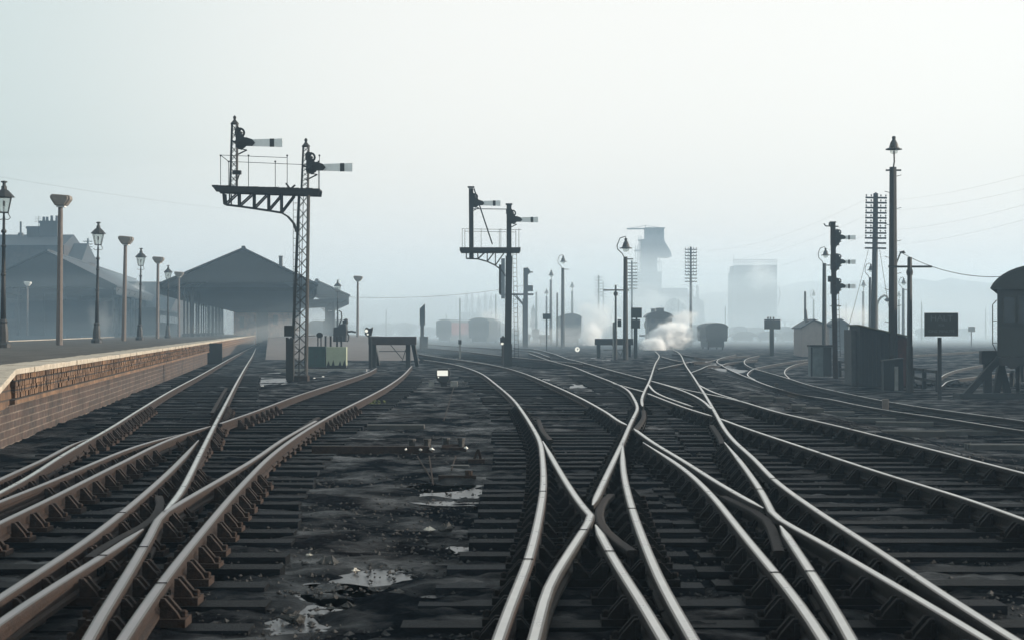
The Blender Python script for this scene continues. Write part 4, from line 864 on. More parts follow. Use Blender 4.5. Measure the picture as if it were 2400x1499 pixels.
for k, (y0, y1, l_) in enumerate(((467, 586, 'top wire between the two many-armed telegraph poles'), (505, 612, 'middle wire between the two many-armed telegraph poles'), (550, 640, 'bottom wire between the two many-armed telegraph poles'))):
    wire(pw(2030, y0, 105), pw(1632, y1, 180), .9, l_, .003)
wire(pw(700, 690, 120), pw(1232, 668, 165), .6, 'thin wire crossing behind both bracket signals', .012)
wire(pw(-60, 405, 60), pw(760, 500, 160), .4, 'faint wire crossing the upper left sky', .0025)
wire(pw(2035, 586, 105), pw(1985, 780, 96), .1, 'left stay wire of the nearest telegraph pole', .014); wire(pw(2062, 586, 105), pw(2090, 760, 96), .1, 'right stay wire of the nearest telegraph pole', .014)

# ------------------------------------------------------------------ lineside things in the middle of the yard
def buffer_stop(px, py, bx0, bx1, yt, yb, label, rot=0, mats='beam_wood'):
    e = El(px, py); t_ = thing('buffer_stop', e.loc, label, 'buffer stop', 'buffer stops'); X, Z = e.x, e.z
    m_ = MB(); m_.bx(X(bx0), X(bx1), -.18, .12, Z(yb), Z(yt)); m_.build('buffer_beam', M[mats], t_, bevel=.015)
    w_ = X(bx1)-X(bx0); g_ = .78
    for sg in (-1, 1):
        xc = (X(bx0)+X(bx1))/2+sg*w_*.36
        m_ = MB(); m_.bar((xc-.08, .2, 0), (xc-.08, .2, Z(yt)-.02), .2, .16); m_.build('post', M['signal_iron'], t_)
        m_ = MB(); m_.bar((xc+.12*sg, .3, Z(yb)+.1), (xc+.12*sg+.1, 1.9, .1), .16); m_.build('raking_strut', M['signal_iron'], t_)
    m_ = MB(); xc = (X(bx0)+X(bx1))/2; m_.bar((xc-.1, .25, Z(yb)), (xc+.4, .25, Z(yb)-.6), .03); m_.bar((xc+.62, .25, Z(yb)), (xc+.4, .25, Z(yb)-.7), .03); m_.bar((xc-.6, .25, Z(yb)-.28), (xc+.6, .25, Z(yb)-.28), .03); m_.build('tie_rod', M['black_iron'], t_)
    return t_, e
buffer_stop(917, 861, 864, 976, 788, 807.5, 'brown buffer stop with a lit lamp standing at the end of the curved siding')
t_, e = buffer_stop(1438, 838, 1394, 1484, 793, 808, 'dark buffer stop in the middle distance behind the slim black pole', mats='signal_iron')
def lit_signal(px, by, s_case, zc, label, lens=(.12, .12), D=None, side=0):
    e = El(px, by); t_ = thing('ground_signal', e.loc, label, 'ground signal', 'lit ground signals'); return t_, e
e = El(868, 862.5); t_ = thing('ground_signal', e.loc, 'signal lamp with round white light on the left end of the brown buffer stop', 'ground signal', 'lit ground signals'); X, Z = e.x, e.z
m_ = MB(); m_.bar((.02, -.28, 0), (.02, -.28, Z(790)), .13); m_.build('post', M['signal_iron'], t_)
m_ = MB(); m_.plate([(X(856), Z(772)), (X(860), Z(766)), (X(868), Z(770)), (X(875), Z(766)), (X(875), Z(771)), (X(872), Z(786)), (X(864), Z(789)), (X(857), Z(784))], -.38, -.2); m_.build('lamp_case', M['black_paint'], t_)
m_ = MB(); m_.disc((X(860.5), Z(775)), .07, -.4, -.385); m_.disc((X(863.5), Z(783)), .04, -.4, -.385); m_.build('lamp_lens', M['lamp_lit'], t_)
# nearer ground signal with bright rectangular face
e = El(1037, 905); t_ = thing('ground_signal', e.loc, 'low ground signal with bright rectangular face between the two track groups', 'ground signal', 'lit ground signals'); X, Z = e.x, e.z
m_ = MB(); m_.plate([(X(1021), Z(872)), (X(1027), Z(863)), (X(1050), Z(862)), (X(1055), Z(868)), (X(1054), Z(886)), (X(1048), Z(897)), (X(1030), Z(896)), (X(1021), Z(884))], -.1, .12); m_.bx(X(1033), X(1048), -.06, .06, 0, Z(896)); m_.build('lamp_case', M['black_paint'], t_, bevel=.01)
m_ = MB(); m_.bx(X(1025), X(1050), -.115, -.102, Z(879.5), Z(867)); m_.disc((X(1028), Z(883)), .018, -.115, -.102); m_.build('lamp_lens', M['lamp_lit'], t_)
m_ = MB(); m_.bx(X(1005), X(1017), -.1, .1, -.02, Z(893)); m_.bx(X(1056), X(1072), -.05, .3, 0, Z(893)); m_.build('motor_case', M['concrete_grey'], t_)
m_ = MB()
for k in range(7): m_.bar((X(1068+k*4.2), .2, 0), (X(1066+k*4.2), .2, .13), .025)
m_.bar((X(1066), .2, .13), (X(1094), .2, .13), .02); m_.build('wire_wheels', M['grey_wood'], t_)
# white disc lamp in front of the coach
e = El(1353, 828); t_ = thing('ground_signal', e.loc, 'white disc shunt signal low in front of the round-roofed coach', 'ground signal', 'lit ground signals'); X, Z = e.x, e.z
m_ = MB(); m_.disc((0, Z(818)), .17, -.03, 0); m_.build('signal_disc', M['lamp_lit'], t_); m_ = MB(); m_.plate([(.0, Z(818)-.06), (.1, Z(818)+.05), (.02, Z(818)+.08), (-.02, Z(818))], -.036, -.031); m_.bar((0, .05, 0), (0, .05, Z(818)), .08); m_.build('signal_post', M['black_paint'], t_)
# green cabinet group
e = El(740, 862); t_ = thing('relay_cabinet', e.loc, 'dark green steel cabinet behind the lattice post', 'relay cabinet', 'lineside cabinets'); X, Z = e.x, e.z
m_ = MB(); m_.bx(X(713), X(762), 0, .6, .05, Z(813)); m_.build('case', M['green_paint'], t_, bevel=.01); m_ = MB(); m_.bx(X(711), X(764), -.05, .65, Z(813), Z(811)); m_.build('lid', M['green_paint'], t_); m_ = MB(); m_.bx(X(738)-.008, X(738)+.008, -.012, -.001, .1, Z(815)); m_.bx(X(742), X(744), -.03, -.001, .45, .55); m_.build('door_handle', M['black_paint'], t_)
e = El(787, 862); t_ = thing('relay_cabinet', (e.loc[0], e.loc[1]-.05, e.loc[2]), 'pale green cabinet with torn dark stains along its foot', 'relay cabinet', 'lineside cabinets'); X, Z = e.x, e.z
m_ = MB(); m_.bx(X(764.5), X(812), 0, .5, .12, Z(812)); m_.build('case', M['pale_green'], t_, bevel=.008)
m_ = MB(); [m_.plate([(X(p_)-.07, .1), (X(p_)+.07, .1), (X(p_)+.01, .32+.05*(i % 2))], -.012, -.002) for i, p_ in enumerate((770, 781, 797, 807))]; m_.bx(X(766), X(811), .02, .48, 0, .118); m_.build('foot_stain', M['black_paint'], t_)
for i, p_ in enumerate((763, 775, 790, 800)):
    e = El(p_, D=79); t_ = thing('conduit_post', e.loc, ['first dark post behind the green cabinets, counting from the left', 'second dark post behind the green cabinets, counting from the left', 'third dark post behind the green cabinets, counting from the left', 'fourth dark post behind the green cabinets, counting from the left'][i], 'post', 'posts behind the cabinets')
    m_ = MB(); m_.bar((0, 0, 0), (0, 0, e.z(788)), .075); m_.build('upright', M['signal_iron'], t_)
    m_ = MB(); m_.box((0, 0, e.z(787.5)), (.1, .1, .03)); m_.build('cap', M['grey_wood'], t_)
e = El(749, D=80.5); t_ = thing('disc_sign', e.loc, 'dark round board on twin legs behind the green cabinet', 'round sign'); X, Z = e.x, e.z
m_ = MB(); m_.disc((0, Z(785)), .125, -.02, .02, rx=.15); m_.build('disc', M['signal_iron'], t_); m_ = MB(); m_.bar((-.08, .05, 0), (-.08, .05, Z(788)), .05); m_.bar((.06, .05, 0), (.06, .05, Z(788)), .05); m_.bar((X(712), 0, Z(787)), (X(740), 0, Z(786)), .03); m_.build('leg', M['signal_iron'], t_)
e = El(800, D=100); t_ = thing('tank_machine', (e.loc[0], e.loc[1], .35), 'dark machine with jutting arm and hanging hose on the island ramp', 'machine'); X = e.x; Z = lambda p_: e.z(p_)-.35
m_ = MB(); m_.plate([(X(782), Z(800)), (X(783), Z(767)), (X(795), Z(765)), (X(800), Z(759)), (X(812), Z(758)), (X(814), Z(775)), (X(812), Z(800))], -.4, .4); m_.lathe([(.12, 0), (.12, .25), (.06, .3)], 8, (X(811), 0, Z(759))); m_.lathe([(.08, 0), (.08, .25)], 8, (X(806), 0, Z(760))); m_.build('body', M['signal_iron'], t_, bevel=.03)
m_ = MB(); m_.tube([(X(814), 0, Z(777)), (X(824), 0, Z(776)), (X(834), 0, Z(778))], .06, 6); m_.build('arm', M['signal_iron'], t_); m_ = MB(); m_.tube([(X(814), -.1, Z(779)), (X(818), -.1, Z(786)), (X(817), -.1, Z(797)), (X(813), -.1, Z(800))], .04, 6); m_.tube([(X(793), 0, Z(768)), (X(801), 0, Z(745)), (X(800), 0, Z(731)), (X(794), 0, Z(728))], .04, 6); m_.build('hose', M['black_iron'], t_)
m_ = MB(); m_.bx(X(784), X(812), -.3, .3, -.7, .0); m_.build('plinth', M['signal_iron'], t_)
m_ = MB(); c0 = P(752, 869); m_.box((0, 0, .04), (3.6, .25, .1)); tag(m_.build('stone_kerb', M['concrete_grey'], None, loc=c0), 'long pale kerb strip in front of the green cabinets', 'kerb')
# timber plank, cable trough, cranks and rodding
def place(px, py, name, m_, mt, label, cat, group=None, rz=0, h=0):
    c_ = P(px, py); o_ = m_.build(name, mt if isinstance(mt, list) else M[mt], None, loc=(c_[0], c_[1], c_[2]+h)); o_.rotation_euler = (0, 0, rz); return tag(o_, label, cat, group)
place(928, 1005, 'loose_plank', MB().box((0, 0, .03), (.92, .28, .07)), 'grey_wood', 'weathered grey plank lying across the six-foot between the tracks', 'plank', h=.01)
m_ = MB(); m_.bar((-.8, 0, .05), (.72, .1, .04), .12, .1); place(875, 1062, 'point_rod_cover', m_, 'rust_iron', 'rusty cover board beside the siding sleepers', 'cover board')
def crank(px, py, label, white):
    c_ = P(px, py); t_ = thing('rodding_crank', (c_[0], c_[1], c_[2]), label, 'crank', 'point rodding cranks')
    m_ = MB(); m_.box((0, 0, .03), (.34, .2, .06)); m_.build('base_plate', M['rust_iron'], t_, bevel=.006)
    for dx in (-.1, .1):
        m_ = MB(); m_.lathe([(.045, .06), (.045, .15), (.055, .155), (.055, .18)], 10, (dx, .04, 0)); m_.build('bearing', M['black_iron'], t_, smooth=False)
    m_ = MB(); m_.bar((-.15, -.05, .075), (.15, .05, .085), .03); m_.build('crank_arm', M['rust_iron'], t_)
    m_ = MB()
    for dx in ((-.17, .02, .17) if white else (.18,)): rock(m_, (dx, -.13, .05), .028, 0, 1)
    m_.build('white_lump', M['white_enamel'], t_)  # small white-painted lumps along the base plate
crank(983, 1060, 'left pair of crank bearings with three white lumps', True); crank(1063, 1057, 'right pair of crank bearings with one white lump', False)
t_ = thing('rodding_crank', P(1117, 1085), 'small rusty bell crank beside the main track sleepers', 'crank', 'point rodding cranks')
m_ = MB(); m_.box((0, 0, .03), (.2, .16, .05)); m_.build('base_plate', M['rust_iron'], t_); m_ = MB(); m_.bar((-.03, 0, .05), (.02, 0, .17), .03); m_.bar((.05, 0, .05), (.02, 0, .17), .03); m_.build('crank_arm', M['rust_iron'], t_)
place(1078, 1098, 'cover_plate', MB().box((0, 0, .02), (.21, .16, .03)), 'grey_wood', 'small flat grey plate in front of the cranks', 'cover plate', h=.01)
for (a, b, l_) in (((978, 1068), (1012, 1122), 'thin rusty rod running towards the camera from the left crank'), ((1006, 1068), (1015, 1135), 'second thin rusty rod running from the left crank'), ((1068, 1068), (1058, 1100), 'thin rusty rod running from the right crank'), ((1064, 905), (1040, 985), 'faint signal wire running from the bright ground signal')):
    p0, p1 = P(*a, .05), P(*b, .03); tag(MB().tube([p0, p1], .009, 6).build('point_rod', M['rust_iron']), l_, 'rod', 'point rods')
place(1072, 1128, 'tie_crank', MB().box((0, 0, .04), (.4, .08, .06)).lathe([(.04, .05), (.04, .12)], 8, (.12, 0, 0)), 'rust_iron', 'rusty bracket lying in the puddle left of the main track', 'bracket')
# barrow crossing boards and drain covers on the right
BO = [(1785, 938, .55, .5), (1830, 943, .3, .5), (1872, 960, .3, .5), (1905, 968, .35, .5), (1960, 975, .9, .35), (2040, 990, 1.2, .35), (2120, 1000, 1.3, .32), (2140, 1026, 1.0, .3), (2290, 1022, 1.6, .3), (2350, 1055, 1.3, .35)]
BL = ['first small board lying beside the long track', 'second small board lying beside the long track', 'pale slab beside the long track before the gap', 'second pale slab before the gap in the boards', 'weathered board near the short concrete marker post', 'long weathered board below the low-lying track', 'long board under the HALT sign track', 'nearest pale board beside the long shiny rail', 'long dark board near the right edge', 'curled board at the right edge of the yard']
for (x_, y_, w_, d_), l_ in zip(BO, BL):
    m_ = MB(); nb = 3
    for k in range(nb): m_.box((0, (k-(nb-1)/2)*d_/nb, random.uniform(-.006, .006)), (w_*random.uniform(.93, 1), d_/nb-.012, .09))
    place(x_, y_, 'timber_board', m_, 'grey_wood', l_, 'timber board', 'loose boards beside the right tracks', rz=random.uniform(-.25, .05), h=.07)
e = El(2075, 975); t_ = thing('marker_post', e.loc, 'short concrete marker post standing in front of the low-lying track', 'marker post'); m_ = MB(); m_.bx(-.075, .075, -.06, .06, 0, e.z(934)); m_.build('post', M['concrete_warm'], t_, bevel=.01)
e = El(1078, 840); t_ = thing('marker_post', e.loc, 'slim pale post with a dark top beyond the bright ground signal', 'marker post'); m_ = MB(); m_.bx(-.06, .06, -.05, .05, 0, e.z(806)); m_.build('post', M['concrete_grey'], t_); m_ = MB(); m_.bx(-.09, .09, -.08, .08, e.z(806), e.z(796)); m_.build('cap', M['black_paint'], t_)
e = El(1820, 925); t_ = thing('marker_post', e.loc, 'stumpy dark post on the long track between the boards', 'marker post'); m_ = MB(); m_.bx(-.05, .05, -.05, .05, 0, e.z(897)); m_.build('post', M['grey_wood'], t_)
m_ = MB(); m_.bx(.07, .2, -.1, .1, 0, .17); m_.build('foot_block', M['black_paint'], t_)
# lone stones
for (x_, y_, r_, mt, l_) in ((770, 1322, .085, 'stone_dark', 'large dark clinker lump above the bottom puddle'), (925, 1395, .06, 'stone_dark', 'upright dark clinker lump between the bottom puddles'), (1043, 1243, .08, 'stone_dark', 'flat dark stone near the main track sleeper ends'), (1006, 1243, .045, 'stone_pale', 'pale broken stone beside the flat dark stone'),
  (832, 1338, .03, 'stone_pale', 'small white stone right of the large clinker lump'), (1136, 1156, .028, 'white_enamel', 'bright white pebble at the puddle edge'), (815, 1425, .05, 'stone_dark', 'dark lump at the right end of the bottom puddle'), (690, 1455, .07, 'stone_dark', 'rough dark lump on the near edge of the bottom puddle'),
  (1140, 998, .09, 'stone_dark', 'round dark lump left of the shiny curved track'), (1172, 1010, .08, 'stone_dark', 'second round dark lump left of the shiny curved track'), (723, 1302, .03, 'stone_pale', 'pale chip near the siding sleeper ends'), (615, 905, .05, 'white_enamel', 'white scrap between platform track and siding'), (757, 883, .05, 'white_enamel', 'white scrap near the lattice post, right of it'), (737, 887, .06, 'white_enamel', 'white scrap close beside the lattice post')):
    m_ = MB()
    for k in range(4): rock(m_, (random.uniform(-.4, .4)*r_, random.uniform(-.3, .3)*r_, r_*.25), r_*.8, 0, .6)
    place(x_, y_, 'loose_stone', m_, mt, l_, 'stone', 'loose stones on the cinders')
m_ = MB()
for k in range(60): rock(m_, (random.gauss(0, .12), random.gauss(0, .3), random.uniform(0, .1)), .035)
c_ = P(868, 948); o_ = m_.build('moss_tuft', M['moss'], None, loc=c_); tag(o_, None, None, kind='stuff')

# ------------------------------------------------------------------ right side: sheds, fence, signs, cabinets
e = El(1925, 884); t_ = thing('relay_cabinet', e.loc, 'weathered grey cabinet with dark lid at the foot of the three-arm signal', 'relay cabinet', 'lineside cabinets'); X, Z = e.x, e.z
m_ = MB(); m_.bx(X(1900), X(1949), 0, .7, .05, Z(812)); m_.build('case', M['cabinet_grey'], t_, bevel=.01); m_ = MB(); m_.bx(X(1898), X(1951), -.06, .76, Z(812), Z(807.5)); m_.build('lid', M['signal_iron'], t_)
m_ = MB(); m_.bx(X(1900), X(1904), -.025, -.002, .05, Z(813)); m_.bx(X(1930), X(1949), -.025, -.002, .05, Z(813)); m_.build('door', M['signal_iron'], t_)
def fence(pts, label, h=.85, rails=2):
    p = [P(*q) for q in pts]; t_ = thing('post_fence', p[0], label, 'fence', 'low post and rail fences'); o = p[0]
    n = len(p)
    for q in p: m_ = MB(); m_.box((q[0]-o[0], q[1]-o[1], q[2]-o[2]+h/2), (.14, .14, h)); m_.build('fence_post', M['signal_iron'], t_)
    for r_ in range(rails):
        m_ = MB(); z_ = h*.92-r_*h*.45
        for a, b in zip(p[:-1], p[1:]): m_.bar((a[0]-o[0], a[1]-o[1]-.06, a[2]-o[2]+z_), (b[0]-o[0], b[1]-o[1]-.06, b[2]-o[2]+z_), .05, .1)
        m_.build('rail', M['signal_iron'], t_)
fence([(1968, 882), (1990, 884), (2012, 886)], 'low fence between the three-arm signal and the dark hut', h=.75)
fence([(2138, 905), (2166, 911), (2198, 918)], 'low fence sloping between the wire pole and the HALT board', h=.75)
# dark hut with lean-to roof
e = El(2060, 906); t_ = thing('platelayers_hut', e.loc, 'dark lean-to hut with red right-hand end at the foot of the tallest pole', 'hut'); X, Z = e.x, e.z; t_.rotation_euler = (0, 0, 0)
m_ = MB(); m_.plate([(X(2014), 0), (X(2016), Z(765)), (X(2099), Z(784.5)), (X(2099), 0)], 0, 2.2); m_.build('wall', M['shed_dark'], t_)
m_ = MB(); m_.plate([(X(2099.5), 0), (X(2099.5), Z(785)), (X(2128), Z(791)), (X(2128), 0)], .06, 2.1); m_.build('end_wall', M['shed_red'], t_)
m_ = MB(); m_.plate([(X(2011), Z(763)), (X(2011), Z(760)), (X(2131), Z(787)), (X(2131), Z(790))], -.12, 2.3); m_.build('roof', M['felt_edge'], t_)
m_ = MB(); m_.plate([(X(2002), .05), (X(2001), Z(772)), (X(2012), Z(774)), (X(2012), .05)], .5, 2.0); m_.build('side_annexe', M['grey_wood'], t_)
m_ = MB()
for k in range(9): m_.bx(X(2018+k*9), X(2018+k*9)+.012, -.012, -.001, .05, Z(773+k*2.1)); 
m_.build('board_joint', M['black_paint'], t_)
e = El(2090, 914); t_ = thing('coal_bunker', e.loc, 'low dark box with a pale post leaning at the near side of the dark hut', 'bunker'); X, Z = e.x, e.z
m_ = MB(); m_.plate([(X(2072), 0), (X(2071), Z(845)), (X(2116), Z(840)), (X(2118), 0)], 0, .45); m_.build('box', M['shed_dark'], t_); m_ = MB(); m_.bx(X(2096), X(2104), -.1, -.02, 0, Z(858)); m_.build('pale_post', M['concrete_grey'], t_); m_ = MB(); m_.plate([(X(2070), Z(846)), (X(2070), Z(843.5)), (X(2118), Z(838)), (X(2118), Z(840.5))], -.05, .5); m_.build('lid', M['grey_wood'], t_)
# HALT board
e = El(2202, 935); t_ = thing('halt_board', e.loc, 'black board lettered HALT on a single post', 'sign'); X, Z = e.x, e.z
m_ = MB(); m_.bar((0, 0, 0), (0, 0, Z(790)), .105); m_.build('post', M['shed_dark'], t_)
m_ = MB(); m_.bx(X(2165), X(2244), -.1, -.065, Z(787.5), Z(733)); bd = m_.build('board', M['sign_black'], t_, bevel=.004)
def text(par, txt, size, loc, mt, name='lettering', sx=1.0):
    cu = bpy.data.curves.new(name, 'FONT'); cu.body = txt; cu.size = size; cu.align_x = 'CENTER'; cu.align_y = 'CENTER'; cu.extrude = .003
    tmp = bpy.data.objects.new('tmp', cu); COL.objects.link(tmp); dg = bpy.context.evaluated_depsgraph_get(); me_ = bpy.data.meshes.new_from_object(tmp.evaluated_get(dg)); bpy.data.objects.remove(tmp)
    me_.materials.clear(); me_.materials.append(M[mt]); o_ = bpy.data.objects.new(name, me_); COL.objects.link(o_); o_.parent = par; o_.location = loc; o_.rotation_euler = (math.radians(90), 0, 0); o_.scale = (sx, 1, 1); return o_
text(bd, 'HALT', .25, (X(2205), -.105, Z(746)), 'sign_letters', sx=1.15); text(bd, 'FOR', .10, (X(2205), -.105, Z(762)), 'sign_letters'); text(bd, 'ONE MINUTE', .125, (X(2205), -.105, Z(776)), 'sign_letters', sx=1.1)
# hazy sign boards
def board(px, by, D, x0, x1, y0, y1, label, mt='sign_black', w=.12):
    e = El(px, D=D); t_ = thing('notice_board', e.loc, label, 'sign', 'notice boards in the yard'); X, Z = e.x, e.z
    m_ = MB(); m_.bar((0, .06, 0), (0, .06, Z(y0)), w); m_.build('post', M['signal_iron'], t_); m_ = MB(); m_.bx(X(x0), X(x1), -.06, 0, Z(y1), Z(y0)); m_.build('board', M[mt], t_); return t_, e
t_, e = board(1809, 0, 120, 1791, 1829, 748, 771, 'dark board on a thick post before the water tank tower', w=.26)
m_ = MB()
for p_ in (1800, 1806, 1813): m_.lathe([(.05, 0), (.05, .08), (.08, .12), (.03, .16)], 6, (e.x(p_), 0, e.z(748)))
m_.build('insulator', M['insulator'], t_)
board(2277, 0, 170, 2269, 2285, 765, 777, 'tiny pale twin board far away near the coach', 'concrete_grey', .08)
board(1492, 0, 105, 1479, 1504, 721, 745, 'upper dark board on the posts right of the hooked lamp', w=.1); board(1488, 0, 103, 1479, 1500, 748, 769, 'lower dark board on the posts right of the hooked lamp', w=.12)
board(1281, 0, 140, 1272, 1291, 735, 748, 'small dark board beside the far bracket signal', w=.1); 
# cream hut
e = El(1905, D=118); t_ = thing('cream_hut', e.loc, 'small cream gabled hut with sunlit right side', 'hut', 'huts on the right'); X, Z = e.x, e.z
m_ = MB(); m_.plate([(X(1880), 0), (X(1880), Z(768)), (X(1908), Z(751)), (X(1944), Z(766)), (X(1944), 0)], 0, 3.5); m_.build('wall', M['hut_cream'], t_)
m_ = MB(); m_.plate([(X(1876), Z(770)), (X(1876), Z(767)), (X(1908), Z(747)), (X(1948), Z(764)), (X(1948), Z(767)), (X(1908), Z(750.6))], -.15, 3.7); m_.build('roof', M['slate'], t_)
m_ = MB(); m_.tube([(0, 0, 0), (-.1, 0, .9)], .09, 8); m_.build('stove_pipe', M['black_iron'], t_, loc=(X(1897), 1, Z(757)))
m_ = MB(); m_.bx(X(1944), X(1944)+.03, 1.0, 2.4, 1, 1.9); m_.build('window', M['window_dark'], t_)
e = El(1974, D=150); t_ = thing('grey_hut', e.loc, 'hazy gabled hut behind the three-arm signal ladder', 'hut', 'huts on the right'); X, Z = e.x, e.z
m_ = MB(); m_.plate([(X(1958), 0), (X(1958), Z(758)), (X(1972), Z(748)), (X(1989), Z(760)), (X(1989), 0)], 0, 4); m_.build('wall', M['tower_concrete'], t_); m_ = MB(); m_.plate([(X(1956), Z(760)), (X(1972), Z(748.5)), (X(1991), Z(762)), (X(1991), Z(759.6)), (X(1972), Z(746)), (X(1956), Z(757.6))], -.1, 4.1); m_.build('roof', M['slate'], t_)

# coach at the right edge with its buffer stop
e = El(2340, D=56); Dc = 56; t_ = thing('passenger_coach', (W(2337, 0, Dc)[0]+1.30, Dc-.37, gz(17, 56)), 'dark old coach with arched roof cut by the right edge', 'coach', rz=math.radians(-16.5)); s = F/Dc
cz = lambda py: CZ+(HY-py)/s-gz(17, 56); cxx = lambda px: (px-2337)/s-1.35
m_ = MB(); m_.bx(-1.35, 1.35, 0, 18, cz(836), cz(676)); m_.bx(-1.36, 1.36, -.01, 18, cz(772), cz(769)); m_.build('body', M['coach_paint'], t_, bevel=.04)
m_ = MB(); arc = [(1.62*math.sin(a), cz(676)+(math.cos(a)-math.cos(math.radians(75)))*1.02) for a in [math.radians(-75+150*k/16) for k in range(17)]]
m_.plate(arc+[(1.5, cz(676)-.02), (-1.5, cz(676)-.02)], -.12, 18.1); m_.build('roof', M['coach_roof'], t_)
m_ = MB(); arc2 = [(x*.93, (z-cz(676))*.9+cz(676)) for x, z in arc]; m_.plate(arc2, -.122, -.10); m_.build('end_dome', M['coach_paint'], t_)
for x0, x1 in ((2352, 2376), (2386, 2412), (2424, 2450), (2460, 2485)):
    m_ = MB(); m_.bx(cxx(x0), cxx(x1), -.02, -.002, cz(756), cz(697)); w_ = m_.build('window', M['window_dark'], t_)
    m_ = MB(); a_, b_, c_, d_ = cxx(x0), cxx(x1), cz(757), cz(696)
    for q in ((a_-.04, b_+.04, c_-.04, c_), (a_-.04, b_+.04, d_, d_+.04), (a_-.04, a_, c_, d_), (b_, b_+.04, c_, d_)): m_.bx(q[0], q[1], -.04, -.003, q[2], q[3])
    m_.build('frame', M['coach_paint'], w_)
m_ = MB(); m_.bx(-1.3, 1.3, .05, 17.9, cz(852), cz(836.3)); m_.bx(-1.25, 1.25, -.08, .045, cz(856), cz(838)); m_.build('underframe', M['loco_black'], t_)
for x_ in (-.88, .88):
    m_ = MB(); m_.tube([(x_, -.08, cz(848)), (x_, -.45, cz(848))], .09, 10); m_.tube([(x_, -.45, cz(848)), (x_, -.5, cz(848))], .2, 14); m_.build('buffer', M['loco_black'], t_)
for yy in (1.8, 4.3, 13.5, 16):
    for x_ in (-.75, .75): m_ = MB(); m_.tube([(x_-.06, yy, .62), (x_+.06, yy, .62)], .46, 20); m_.build('wheel', M['loco_black'], t_)
for y0 in (1.2, 13):
    m_ = MB(); m_.bx(-1.0, -.9, y0, y0+3.8, .35, .8); m_.bx(.9, 1.0, y0, y0+3.8, .35, .8); m_.build('bogie', M['loco_black'], t_)
m_ = MB(); m_.tube([(-1.37, .05, cz(703)), (-1.49, .05, cz(714)), (-1.49, .05, cz(805)), (-1.38, .05, cz(822))], .018, 6); m_.bar((-1.36, .05, cz(752)), (-1.49, .05, cz(752)), .02); m_.bar((-1.36, .05, cz(803)), (-1.49, .05, cz(803)), .02); m_.tube([(-.3, -.1, cz(690)), (-.3, -.1, cz(830))], .02, 6); m_.build('grab_rail', M['black_iron'], t_)
for k in range(5): m_ = MB(); m_.bx(-.3, .05, -.14, -.03, cz(760+k*15), cz(760+k*15)+.02); m_.build('end_step', M['black_iron'], t_)
p_ = P(2380, 932); g_ = p_[2]; Db = p_[1]; t_ = thing('buffer_stop', (W(2380, 0, Db)[0], Db, g_), 'heavy dark buffer stop with long raking strut in front of the old coach', 'buffer stop', 'buffer stops'); s = F/Db; X = lambda px: (px-2380)/s; Z = lambda py: CZ+(HY-py)/s-g_
m_ = MB(); m_.bx(X(2297), X(2560), -.2, .14, Z(852), Z(821)); m_.build('buffer_beam', M['shed_dark'], t_, bevel=.02)
for x0, y0, x1, y1, d_ in ((2250, 932, 2336, 838, -.32), (2318, 940, 2318, 850, .2), (2336, 942, 2352, 852, .25), (2372, 946, 2350, 852, .3), (2400, 936, 2470, 850, -.3)):
    m_ = MB(); m_.bar((X(x0), d_, max(-.1, Z(y0))), (X(x1), d_, Z(y1)), .24, .2); m_.build('raking_strut', M['shed_dark'], t_)
m_ = MB(); m_.bx(X(2240), X(2480), -.5, .4, -.1, .16); m_.build('ground_beam', M['shed_dark'], t_)
# bank of ash behind the fence
m_ = MB()
for k in range(140): rock(m_, (random.uniform(-2.6, 2.2), random.uniform(-.8, .8), random.uniform(0, .12)), random.uniform(.08, .22), 0, .5)
c_ = P(2270, 905); tag(m_.build('ash_heap', M['cinder'], None, loc=c_), 'low ash heap between the HALT board and the right buffer stop', 'ash heap')

# ------------------------------------------------------------------ rolling stock in the haze
def coach_end(px, D, w_px, yt, label, name='railway_coach', mt='coach_paint', H=None, cat='coach', L_=18, lip=.06, side_mt=None, rz=0, cz_=None):
    e = El(px, D=D); t_ = thing(name, e.loc, label, cat, 'rolling stock in the yard', rz=rz); X, Z = e.x, e.z; hw = w_px/2/e.s; ht = Z(yt); sh = ht-hw*.42
    m_ = MB(); m_.bx(-hw*.95, hw*.95, 0, L_, .95, sh); m_.build('body', M[mt], t_)
    arc = [(hw*1.04*math.sin(a), sh+(ht-sh)*(math.cos(a)-math.cos(math.radians(80)))/(1-math.cos(math.radians(80)))) for a in [math.radians(-80+160*k/14) for k in range(15)]]
    m_ = MB(); m_.plate(arc, -.1, L_+.1); m_.build('roof', M['coach_roof'], t_)
    if side_mt: MB().bx(hw*.951, hw*.97, .1, L_-.1, 1.0, sh-.05).build('side_panel', M[side_mt], t_)
    m_ = MB(); m_.bx(-hw*.9, hw*.9, .02, L_-.1, .7, .949); m_.bx(-hw*.7, hw*.7, .5, L_-.5, .2, .699); m_.build('underframe', M['loco_black'], t_)
    for x_ in (-hw*.62, hw*.62):
        m_ = MB(); m_.tube([(x_, 0, .95), (x_, -.4, .95)], .08, 8); m_.tube([(x_, -.4, .95), (x_, -.46, .95)], .18, 12); m_.build('buffer', M['loco_black'], t_)
        for yy in (1.2, L_-1.5): m_ = MB(); m_.tube([(x_-.06, yy, .45), (x_+.06, yy, .45)], .45, 16); m_.build('wheel', M['loco_black'], t_)
    return t_, e, hw, ht, sh
t_, e, hw, ht, sh = coach_end(1338, 205, 52, 734, 'dark round-roofed coach facing the camera left of the steam', D and 205 or 0) if False else coach_end(1338, 205, 52, 734, 'dark round-roofed coach facing the camera left of the middle buffer stop')
for x_ in (-.75, .75): MB().bx(x_-.28, x_+.28, -.03, -.005, 2.3, 3.0).build('window', M['window_dark'], t_)
